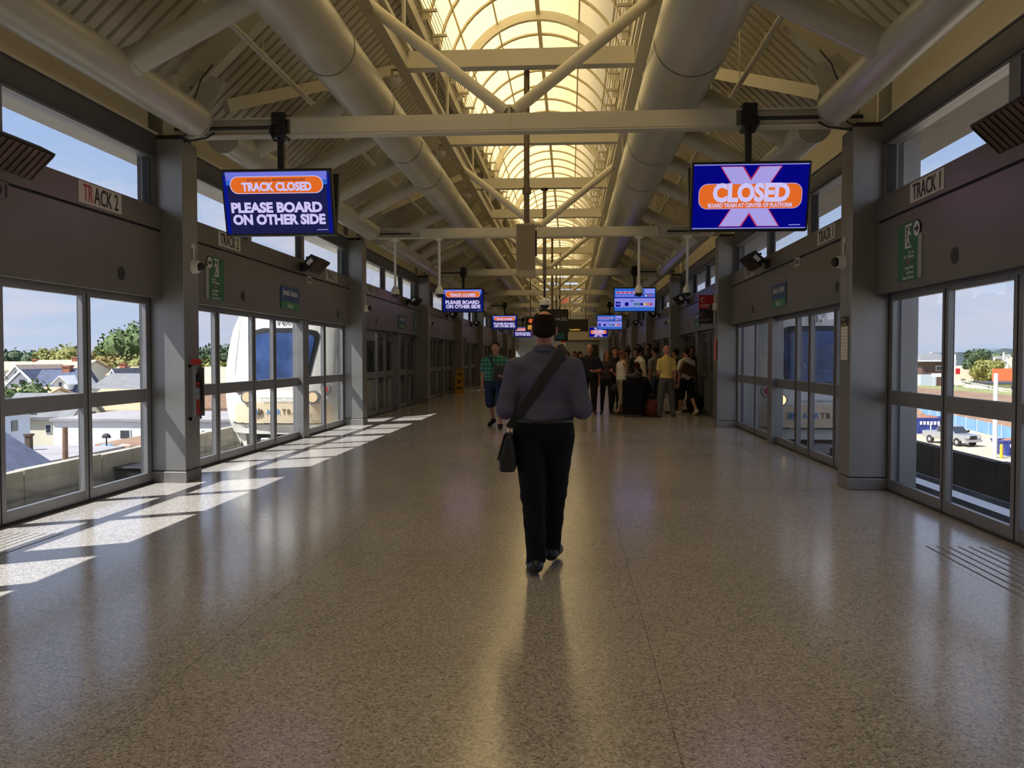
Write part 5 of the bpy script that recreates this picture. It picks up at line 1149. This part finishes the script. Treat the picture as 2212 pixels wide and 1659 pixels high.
    if glasses:
        for sx in (-1, 1):
            g = MB().path([tuple(Hd(sx * (.031 + .022 * math.cos(a)), .098, .012 + .017 * math.sin(a))) for a in np.linspace(0, 2 * PI, 13)], .0025 * s, 5).tube(tuple(Hd(sx * .053, .096, .014)), tuple(Hd(sx * .078, -.01, .014)), .0022 * s, n=5)
            g.v = [tuple(W(np.array(p))) for p in g.v]; obj('spectacle_rim', g, BLACK, root)
    # hair
    hk, hm = hair[0], hair[1] or HAIRD
    hs = max(.008, vox * .6)
    cap_ = [('e', Hd(0, -.016, .034), (.084 * s, .103 * s, .104 * s), RH)]
    fw = lambda y, z: unit(RH @ np.array((0, y, z)))
    if hk == 'short': add('hair', field_mesh(cap_, hs, .01, [('p', Hd(0, .066, .075), fw(.62, -.78)), ('p', Hd(0, -.08, -.065), fw(-.1, -1))]), hm)
    elif hk == 'bald_crown': add('hair', field_mesh(cap_ + [('e', Hd(0, -.045, -.01), (.082 * s, .080 * s, .075 * s), RH)], hs, .01, [('p', Hd(0, .06, .07), fw(.62, -.78)), ('p', Hd(0, -.08, -.085), fw(-.1, -1)), ('s', Hd(0, -.035, .140), .062 * s)], .002, 2), hm)
    elif hk == 'fringe': add('hair', field_mesh([('e', Hd(0, -.016, .012), (.083 * s, .102 * s, .09 * s), RH)], hs, .01, [('p', Hd(0, .02, .0), fw(1, -.2)), ('p', Hd(0, 0, .055), fw(0, 1)), ('p', Hd(0, -.08, -.06), fw(-.1, -1))]), hm)
    elif hk == 'long': add('hair', field_mesh(cap_ + [('c', Hd(-.05, -.05, 0), Hd(-.065, -.045, -.20), .050 * s, .035 * s), ('c', Hd(.05, -.05, 0), Hd(.065, -.045, -.20), .050 * s, .035 * s), ('c', Hd(0, -.07, 0), Hd(0, -.085, -.22), .06 * s, .045 * s)], hs, .02, [('p', Hd(0, .070, .060), fw(.9, -.45))], .003, 1), hm)
    elif hk == 'bun': add('hair', field_mesh(cap_ + [('e', Hd(0, -.11, .07), (.045 * s, .042 * s, .045 * s))], hs, .015, [('p', Hd(0, .066, .075), fw(.62, -.78)), ('p', Hd(0, -.08, -.06), fw(-.1, -1))]), hm)
    elif hk == 'pony': add('hair', field_mesh(cap_ + [('c', Hd(0, -.11, .04), Hd(0, -.14, -.16), .035 * s, .02 * s)], hs, .015, [('p', Hd(0, .066, .075), fw(.62, -.78)), ('p', Hd(0, -.08, -.07), fw(-.1, -1))]), hm)
    elif hk == 'cap':
        add('cap', field_mesh(cap_ + [('e', Hd(0, .09, .045), (.075 * s, .085 * s, .012 * s), RH)], hs, .01, [('p', Hd(0, 0, .03), fw(0, -1))]), hm)
    if hk not in ('fringe', 'bald_crown', 'long') and False: pass
    # clothes
    tk, tm = top[:2]; g = .016
    if tk:
        pr = torso(g); cut = []
        hem = {'tee': .86, 'polo': .86, 'tank': .90, 'shirt': .84, 'tucked': 1.02, 'dress': .60, 'long': .86}[tk] * s
        if tk == 'tucked': pr += [('e', U(0, .0, 1.07), (.163 * s * w + g, .118 * s + g, .10 * s))]
        if tk == 'dress': pr += [('c', U(0, 0, .98), V3(0, 0, .55 * s) + dz, .15 * s * w, .20 * s)]
        if tk != 'tank':
            for i in (0, 1):
                sh, el, wr, f = A[i]; d1 = unit(el - sh)
                if tk in ('tucked', 'long'):
                    d2 = unit(wr - el); pr += [('c', sh, el, .060 * s * (.7 + .3 * w) + g, .050 * s + g), ('c', el, wr - d2 * .0, .048 * s + g, .034 * s + g, [(wr - d2 * .015, d2)])]
                else:
                    e2 = sh + (el - sh) * .78; pr += [('c', sh, e2 + d1 * .06, .056 * s * (.7 + .3 * w) + g + .004, .052 * s + g + .01, [(e2, d1)])]
        else: pr = pr[:3] + [('c', U(sx * .085, -.01, 1.36), U(sx * .085, -.01, 1.455), .034 * s + g, .026 * s + g) for sx in (-1, 1)]
        cut.append(('p', V3(0, 0, hem) + dz, unit((0, .05, -1))))
        cut.append(('p', U(0, 0, 1.515), (0, 0, 1))); cut.append(('s', U(0, .075, 1.55), .075 * s))
        so = add('shirt' if tk != 'dress' else 'dress', field_mesh(pr, vox, .03, cut, .0035 if vox < .013 else .003, seed=len(lab) % 7), tm)
        if tk in ('polo', 'tucked', 'shirt'):
            cr_ = []
            for a in np.arange(0, 2 * PI, .45):
                for b_ in (0, .45):
                    pass
                p0 = U(.064 * math.cos(a), -.020 + .060 * math.sin(a), 1.488 - .016 * math.sin(a)); p1 = U(.064 * math.cos(a + .45), -.020 + .060 * math.sin(a + .45), 1.488 - .016 * math.sin(a + .45))
                cr_ += [('c', p0, p1, .017 * s, .017 * s), ('c', p0 + V3(0, 0, .022 * s), p1 + V3(0, 0, .022 * s), .012 * s, .012 * s)]
            add('collar', field_mesh(cr_, max(.008, vox * .6), .01), top[2] if len(top) > 2 else tm, so)
    bk, bm_ = bottom
    if bk:
        waist = (1.05 if tk == 'tucked' else .99) * s; g = .012
        pr = [('e', U(0, 0, .98), (.168 * s * w + g, .122 * s * (.5 + .5 * belly) + g, .15 * s + g))]
        if bk == 'skirt': pr += [('c', V3(0, 0, .95 * s) + dz, V3(0, .02, .60 * s) + dz, .16 * s * w, .21 * s)]; cut = [('p', V3(0, 0, .60 * s) + dz, (0, 0, -1))]
        else:
            cut = []
            for i in (0, 1):
                hip, kn, an, toe, heel = J[i]; dt = unit(kn - hip); ds = unit(an - kn)
                if bk == 'trousers': pr += [('c', hip, kn, .088 * s * (.6 + .4 * w) + .016, .070 * s + .014), ('c', kn, an, .066 * s + .014, .052 * s + .014, [(an + ds * .035, ds)])]
                elif bk == 'capri': pr += [('c', hip, kn, .088 * s * (.6 + .4 * w) + .014, .068 * s + .014), ('c', kn, an, .066 * s + .012, .056 * s + .012, [(kn + ds * .27 * s, ds)])]
                elif bk == 'leggings': pr += [('c', hip, kn, .086 * s * (.6 + .4 * w) + .006, .060 * s + .006), ('c', kn, an, .057 * s + .005, .042 * s + .005, [(an, ds)])]
                else: pr += [('c', hip, kn, .094 * s * (.6 + .4 * w) + .018, .085 * s + .018), ('c', kn, kn + ds * .1, .085 * s + .018, .085 * s + .018, [(kn + ds * .04, ds)])]
        cut.append(('p', V3(0, 0, waist) + dz, (0, 0, 1)))
        to = add({'trousers': 'trousers', 'capri': 'cropped_trousers', 'leggings': 'leggings', 'skirt': 'skirt'}.get(bk, 'shorts'), field_mesh(pr, vox, .025, cut, .003, seed=3), bm_)
        if tk == 'tucked': add('belt', field_mesh([('e', U(0, 0, 1.0), (.172 * s * w + .016, .124 * s + .016, .16 * s))], vox, .02, [('p', V3(0, 0, 1.045 * s) + dz, (0, 0, 1)), ('p', V3(0, 0, 1.005 * s) + dz, (0, 0, -1))]), BLACK, to)
    for i in (0, 1):
        hip, kn, an, toe, heel = J[i]; fd = unit(toe - heel)
        so_ = add('shoe', field_mesh([('c', heel + V3(0, 0, .022 * s), toe + fd * .03 * s, .046 * s, .042 * s), ('c', an + V3(0, 0, -.015 * s), heel + V3(0, .03, .02 * s), .050 * s, .046 * s)], max(.009, vox * .7), .02, [('p', an + V3(0, 0, .01 * s), (0, 0, 1))]), shoes or BLACK)
    root['hidden'] = 0; del root['hidden']
    return dict(root=root, W=W, U=U, Hd=Hd, A=A, J=J, s=s, Rz=Rz, O=O, dz=dz)
EYEW = mat('eye_white', (.55, .53, .50), .3)
def cl(n, c, r=.85): return mat(n, c, r, spec=.2, vary=.10, vscale=8, bump=.15, bscale=60)
def hang(fx_=.16, fy_=.1): return ((.13, -.05, -1), (fx_ - .1, fy_, -1))
CARRY = ((.2, -.10, -1), (-.15, 1, .05)); HANG = hang()

# --- the man walking away in the foreground
main = person('man seen from behind in slate-blue shirt and black trousers walking up the hall', (.53, 5.98), 0, 1.80, SKINR, 1.13, 1.08, ('tucked', cl('slate_blue_shirt', (.085, .085, .135))), ('trousers', cl('black_trousers', (.006, .006, .007))), BLACK, ('bald_crown', HAIRD),
    arms=(((.24, -.14, -1), (-.30, .9, .12)), ((.24, -.14, -1), (-.30, .9, .12))), legs=((-8, 6), (17, 14)), lean=1, vox=.0105, name='walking_man', fine=True, spread=-.105)
def surf_back(px, pz, rt):
    """y of the rearmost shirt/trouser surface at (px, pz)"""
    best = None
    for o in rt.children:
        if o.name.split('.')[0] not in ('shirt', 'trousers', 'body'): continue
        me = o.data; n = len(me.vertices); co = np.zeros(n * 3); me.vertices.foreach_get('co', co); co = co.reshape(-1, 3)
        m = (abs(co[:, 0] - px) < .02) & (abs(co[:, 2] - pz) < .02)
        if m.any(): y = co[m, 1].min(); best = y if best is None else min(best, y)
    return best
bagm = mat('bag_black_nylon', (.010, .010, .011), .55, vary=.2, vscale=9); strapm = mat('bag_strap', (.008, .008, .009), .6)
bag = thing('shoulder_bag', 'black messenger bag hanging at the walking man\'s left hip', 'bag', (.26, 5.95, .84), None)
obj('bag_body', MB().prism([(.225, .705), (.335, .705), (.338, .80), (.315, .965), (.268, .965), (.222, .80)], 1, 5.80, 6.12), bagm, bag, bevel=.022)
obj('flap', MB().prism([(.208, .79), (.222, .79), (.268, .968), (.258, .975)], 1, 5.81, 6.11), bagm, bag, bevel=.004)
obj('zip_band', MB().box(.27, .30, 5.86, 6.06, .968, .982), STEEL, bag); obj('strap_ring', MB().tube((.30, 5.84, .985), (.30, 5.84, 1.01), .022, n=12), mat('brass', (.45, .36, .2), .35, .8), bag)
sp_ = []
for i in range(27):
    t = i / 26; x = .66 + (.29 - .66) * t; z = 1.545 + (1.0 - 1.545) * t
    y = surf_back(x, z, main['root']); sp_.append([x, y if y is not None else sp_[-1][1], z])
ysm = [p[1] for p in sp_]
for i in range(len(sp_)): sp_[i][1] = float(np.mean(ysm[max(0, i - 2):i + 3])) - .012
sp_ = [[.635, sp_[0][1] + .13, 1.555], [.65, sp_[0][1] + .055, 1.565]] + sp_
vs = []; fs = []
for i, p in enumerate(sp_):
    d = Vector(sp_[min(i + 1, len(sp_) - 1)]) - Vector(sp_[max(i - 1, 0)]); n_ = Vector((0, -1, 0)); sd_ = d.cross(n_).normalized() * .034
    for q in (Vector(p) + sd_, Vector(p) - sd_, Vector(p) - sd_ + Vector((0, .008, 0)), Vector(p) + sd_ + Vector((0, .008, 0))): vs.append(tuple(q))
for i in range(len(sp_) - 1):
    a, b = 4 * i, 4 * i + 4
    for q in range(4): fs.append((a + q, a + (q + 1) % 4, b + (q + 1) % 4, b + q))
obj('strap', MB().add(vs, fs), strapm, bag, smooth=True)

# --- the man coming the other way in a plaid shirt
gm_ = person('man in a green plaid shirt and navy shorts walking towards the viewer', (-.88, 18.1), 172, 1.84, SKINT, 1.32, 1.4, ('polo', plaid_mat('green_plaid', (.02, .11, .085), (.035, .19, .15), None)), ('shorts', cl('navy_shorts', (.018, .03, .065))), cl('black_trainers', (.012, .011, .011)), ('short', HAIRD),
    arms=(((.22, -.05, -1), (-.35, .9, -.1)), ((.16, .02, -1), (.02, .15, -1))), legs=((16, 6), (-14, 22)), vox=.0125, fine=True)
sb = thing('sling_bag', 'dark sling bag across the plaid-shirted man\'s chest', 'bag', (-.80, 17.9, 1.15))
obj('pouch', MB().prism([(-.94, .98), (-.66, .98), (-.64, 1.28), (-.72, 1.34), (-.90, 1.34)], 1, 17.80, 17.90), bagm, sb, bevel=.03); obj('strap', MB().path([(-.90, 17.86, 1.32), (-.97, 17.93, 1.48), (-1.0, 18.03, 1.56)], .024, n=6), strapm, sb)

# --- the boarding crowd on the right
WT = cl('white_cotton', (.62, .58, .52)); TAN_ = cl('khaki', (.30, .24, .16)); BLKC = cl('black_cotton', (.014, .013, .014)); NVY = cl('navy_polo', (.022, .020, .032)); GRYP = cl('grey_slacks', (.105, .095, .085)); YELC = cl('yellow_polo', (.72, .54, .16)); MRN = cl('maroon_vest', (.075, .012, .016)); OLV = cl('olive_cloth', (.11, .09, .06)); GRYC = cl('grey_cotton', (.20, .18, .17)); DBL = cl('denim', (.04, .055, .09))
FLR = floral_mat('dark_floral', (.03, .02, .022), (.32, .14, .13)); CAMO = floral_mat('camouflage', (.07, .065, .04), (.17, .14, .09), 22)
SHW = mat('white_trainers', (.62, .58, .52), .6); SHB = mat('brown_shoes', (.08, .045, .03), .5)
crowd = [
 ('grey-haired man in a dark polo walking towards the viewer', (1.22, 22.5), 178, dict(H=1.83, skin=SKINR, w=1.15, belly=1.25, top=('polo', NVY, GRYC), bottom=('trousers', BLKC), shoes=SHB, hair=('fringe', HAIRG), arms=(((.25, .0, -1), (-.6, .8, -.05)), ((.2, -.1, -1), (.05, .3, -1))), legs=((12, 6), (-9, 14)))),
 ('auburn-haired woman with glasses in a dark floral top', (1.68, 22.6), 185, dict(H=1.66, skin=SKINR, w=1.05, belly=1.15, top=('shirt', FLR), bottom=('leggings', BLKC), shoes=BLACK, hair=('long', HAIRA), glasses=True, arms=(((.2, .1, -1), (-.4, .8, .3)), HANG), legs=((8, 4), (-8, 12)))),
 ('man in a dark shirt close behind the woman with glasses', (1.95, 23.6), 190, dict(H=1.76, skin=SKINR, top=('tee', BLKC), bottom=('trousers', BLKC), hair=('short', HAIRD))),
 ('person in a camouflage shirt behind the woman in white', (2.35, 25.0), 100, dict(H=1.72, skin=SKINT, w=1.1, top=('tee', CAMO), bottom=('trousers', OLV), hair=('bun', HAIRD))),
 ('woman in a white tank top and khaki cropped trousers pulling the suitcase', (2.06, 22.2), -62, dict(H=1.66, skin=SKINT, w=1.12, belly=1.25, top=('tank', WT), bottom=('capri', TAN_), shoes=SHB, hair=('bun', HAIRA), arms=(((.1, -.1, -1), (.1, .55, -.6)), ((.1, .25, -1), (-.1, .8, -.45))), legs=((8, 4), (-8, 10)))),
 ('man in a white shirt and maroon vest facing the crowd', (2.62, 23.3), -70, dict(H=1.76, skin=SKIND, top=('long', WT), bottom=('trousers', BLKC), hair=('short', HAIRD), arms=(((.12, .1, -1), (.0, .4, -1)), ((.12, .1, -1), (.0, .4, -1))))),
 ('tall dark-haired man behind the one in the maroon vest', (2.98, 24.8), 150, dict(H=1.87, skin=SKIND, top=('tee', BLKC), bottom=('trousers', BLKC), hair=('short', HAIRD))),
 ('dark-haired person in grey beside the man in yellow', (2.98, 22.9), 40, dict(H=1.76, skin=SKINT, top=('tee', GRYC), bottom=('trousers', DBL), hair=('bun', HAIRD))),
 ('bald man in a yellow shirt and grey slacks seen from behind', (3.12, 21.45), 8, dict(H=1.78, skin=SKINR, w=.94, top=('polo', YELC), bottom=('trousers', GRYP), shoes=SHB, hair=('fringe', SKINR), arms=(((.10, .1, -1), (-.3, .9, -.2)), ((.16, -.04, -1), (.02, .14, -1))), spread=.10)),
 ('dark-haired woman just right of the man in yellow', (3.52, 22.9), 60, dict(H=1.70, skin=SKINT, w=.92, top=('tee', BLKC), bottom=('trousers', DBL), hair=('short', HAIRD))),
 ('young man in a white tee, black shorts and white shoes with a brown bag', (3.74, 22.4), 20, dict(H=1.76, skin=SKINR, w=.98, top=('tee', WT), bottom=('shorts', BLKC), shoes=SHW, hair=('short', HAIRD), arms=(HANG, ((.14, -.05, -1), (.05, .2, -1))), legs=((14, 4), (-12, 26)))),
 ('dark-haired woman bent over behind the young man in white', (4.02, 23.6), 80, dict(H=1.66, skin=SKINT, w=.95, top=('tee', GRYC), bottom=('trousers', DBL), hair=('long', HAIRD), lean=12)),
 ('man in a dark tee and pale trousers facing the viewer by the open doors', (4.08, 23.9), 170, dict(H=1.78, skin=SKINT, w=.95, top=('tee', BLKC), bottom=('trousers', WT), shoes=SHW, hair=('short', HAIRD), arms=(((.12, .1, -1), (-.4, .9, .1)), ((.12, .1, -1), (-.4, .9, .1))))),
 ('dark-clothed person at the far left edge of the crowd', (.62, 27.6), 185, dict(H=1.66, skin=SKIND, top=('tee', BLKC), bottom=('trousers', BLKC), hair=('bun', HAIRD))),
 ('person in a pale top half hidden behind the grey-haired man', (1.02, 26.5), 200, dict(H=1.66, skin=SKINT, top=('tank', WT), bottom=('trousers', BLKC), hair=('long', HAIRD))),
 ('dark-haired person left of the pale top, deep in the crowd', (.86, 29.0), 170, dict(H=1.68, skin=SKINT, top=('tee', NVY), bottom=('trousers', BLKC), hair=('short', HAIRD))),
 ('man in a straw-coloured cap half hidden by the walking man', (.28, 26.0), 175, dict(H=1.86, skin=SKINR, top=('tee', OLV), bottom=('trousers', BLKC), hair=('cap', TAN_))),
 ('dark-haired person deep in the crowd behind the camouflage shirt', (2.75, 26.6), 180, dict(H=1.76, skin=SKINT, top=('tee', BLKC), bottom=('trousers', BLKC), hair=('short', HAIRD))),
 ('person in a dark top deep behind the woman in white', (2.2, 27.5), 190, dict(H=1.74, skin=SKIND, top=('tee', MRN), bottom=('trousers', BLKC), hair=('short', HAIRD))),
 ('person crouching over a bag between suitcase and yellow shirt', (2.76, 22.0), 110, dict(H=1.62, skin=SKINT, top=('tee', BLKC), bottom=('trousers', DBL), hair=('short', HAIRD), legs=((88, 118), (62, 122)), lean=30, arms=(((.1, .6, -1), (0, .6, -1)), ((.1, .6, -1), (0, .6, -1))))),
]
PP = {}
for lab, loc, face, kw in crowd:
    PP[lab[:22]] = person(lab, loc, face, vox=.0165, **kw)
vest = PP['man in a white shirt a']
v_ = field_mesh([('e', vest['U'](0, 0, .98), (.185, .145, .15)), ('e', vest['U'](0, .01, 1.12), (.172, .142, .17)), ('e', vest['U'](0, 0, 1.29), (.190, .145, .17)), ('c', vest['U'](-.1, -.01, 1.38), vest['U'](.1, -.01, 1.38), .075, .075)], .016, .03, [('p', vest['U'](0, 0, .90), (0, 0, -1)), ('s', vest['U'](0, .12, 1.52), .15)])
link(bpy.data.objects.new('vest', np_mesh('vest', vest['W'](v_[0]), v_[1], MRN)), vest['root'])
# luggage
sc_ = thing('suitcase', 'tall black upright suitcase beside the woman in white', 'suitcase', (2.30, 21.55, 0)); cx, cy = 2.30, 21.55
obj('shell', MB().cbox((cx, cy, .50), (.54, .32, .86)), mat('suitcase_black', (.006, .006, .006), .75, spec=.15), sc_, bevel=.045); obj('front_pocket', MB().cbox((cx, cy - .165, .36), (.44, .05, .56)), MATS['suitcase_black'], sc_, bevel=.02)
for sx in (-1, 1):
    for sy in (-1, 1): obj('wheel', MB().tube((cx + sx * .2 - .02, cy + sy * .1, .035), (cx + sx * .2 + .02, cy + sy * .1, .035), .035, n=12), DARK, sc_)
    obj('pull_bar', MB().tube((cx + sx * .13, cy + .135, .9), (cx + sx * .13, cy + .135, 1.10), .011, n=8), STEEL, sc_)
obj('grip', MB().box(cx - .15, cx + .15, cy + .12, cy + .15, 1.09, 1.12), BLACK, sc_); obj('wheel_base', MB().cbox((cx, cy, .065), (.46, .26, .04)), BLACK, sc_)
tb = thing('travel_bag', 'slumped black bag riding on top of the suitcase', 'bag', (cx, cy, .93))
v_ = field_mesh([('e', V3(cx + .02, cy, 1.0), (.22, .14, .10)), ('e', V3(cx + .1, cy, 1.05), (.12, .11, .07))], .012, .03, [('p', V3(0, 0, .931), (0, 0, -1))], .004); link(bpy.data.objects.new('sack', np_mesh('sack', v_[0], v_[1], bagm)), tb); obj('handle', MB().path([(cx - .08, cy - .02, 1.08), (cx - .05, cy - .02, 1.14), (cx + .07, cy - .02, 1.15), (cx + .1, cy - .02, 1.11)], .012, n=6), strapm, tb)
def softbag(nm, lab, c, r, m, flat_z=None, nz=.004):
    t = thing(nm, lab, 'bag', (c[0], c[1], c[2] - r[2])); v = field_mesh([('e', V3(*c), r)], .013, .02, [('p', V3(0, 0, flat_z if flat_z is not None else c[2] - r[2] * .8), (0, 0, -1))], nz); link(bpy.data.objects.new('sack', np_mesh('sack', v[0], v[1], m)), t)
    obj('handle', MB().path([(c[0] + r[0] * .5 * math.cos(a), c[1], c[2] + r[2] * .8 + r[2] * .6 * math.sin(a)) for a in np.linspace(0, PI, 8)], .01, n=6), strapm, t)
softbag('duffel_bag', 'dark maroon duffel bag on the floor right of the suitcase', (2.80, 21.62, .20), (.26, .17, .24), cl('maroon_nylon', (.11, .03, .022)), .004)
softbag('duffel_bag', 'black duffel bag on the floor behind the young man in white', (4.05, 23.0, .26), (.24, .22, .32), bagm, .004)
mb_ = PP['young man in a white t']
t = thing('messenger_bag', 'brown messenger bag slung on the back of the young man in white', 'bag', (3.76, 22.2, 1.2)); Mm = Matrix.Translation((3.745, 22.21, 1.20)) @ Matrix.Rotation(math.radians(24), 4, 'Y') @ Matrix.Rotation(math.radians(20), 4, 'Z')
obj('bag_body', tmb(MB().cbox((0, 0, 0), (.40, .13, .28)), Mm), cl('brown_canvas', (.10, .06, .03)), t, bevel=.03); obj('flap', tmb(MB().cbox((0, -.072, .05), (.39, .016, .18)), Mm), cl('brown_flap', (.085, .05, .026)), t, bevel=.006)
obj('strap', MB().path([(3.60, 22.25, 1.27), (3.66, 22.30, 1.42), (3.72, 22.38, 1.50)], .02, n=6), strapm, t)
softbag('tote_bag', 'blue bag held by the man in the dark tee', (3.96, 23.62, 1.02), (.16, .10, .16), cl('blue_nylon', (.025, .06, .14)))
softbag('handbag', 'black handbag by the woman with glasses', (1.90, 22.55, .66), (.13, .08, .15), bagm)
# dark train interior glimpsed through the open right-hand doors
ti = thing('lit_train_sign', 'bright white sign inside the boarding train by the open doors', 'sign', (4.9, 24.0, 1.95)); obj('sign_face', MB().box(4.86, 5.2, 23.98, 24.02, 1.82, 2.02), emat('sign_glow', (.75, .68, .66), 1.0), ti); obj('sign_case', MB().box(4.84, 5.22, 24.02, 24.06, 1.80, 2.06), BLACK, ti)
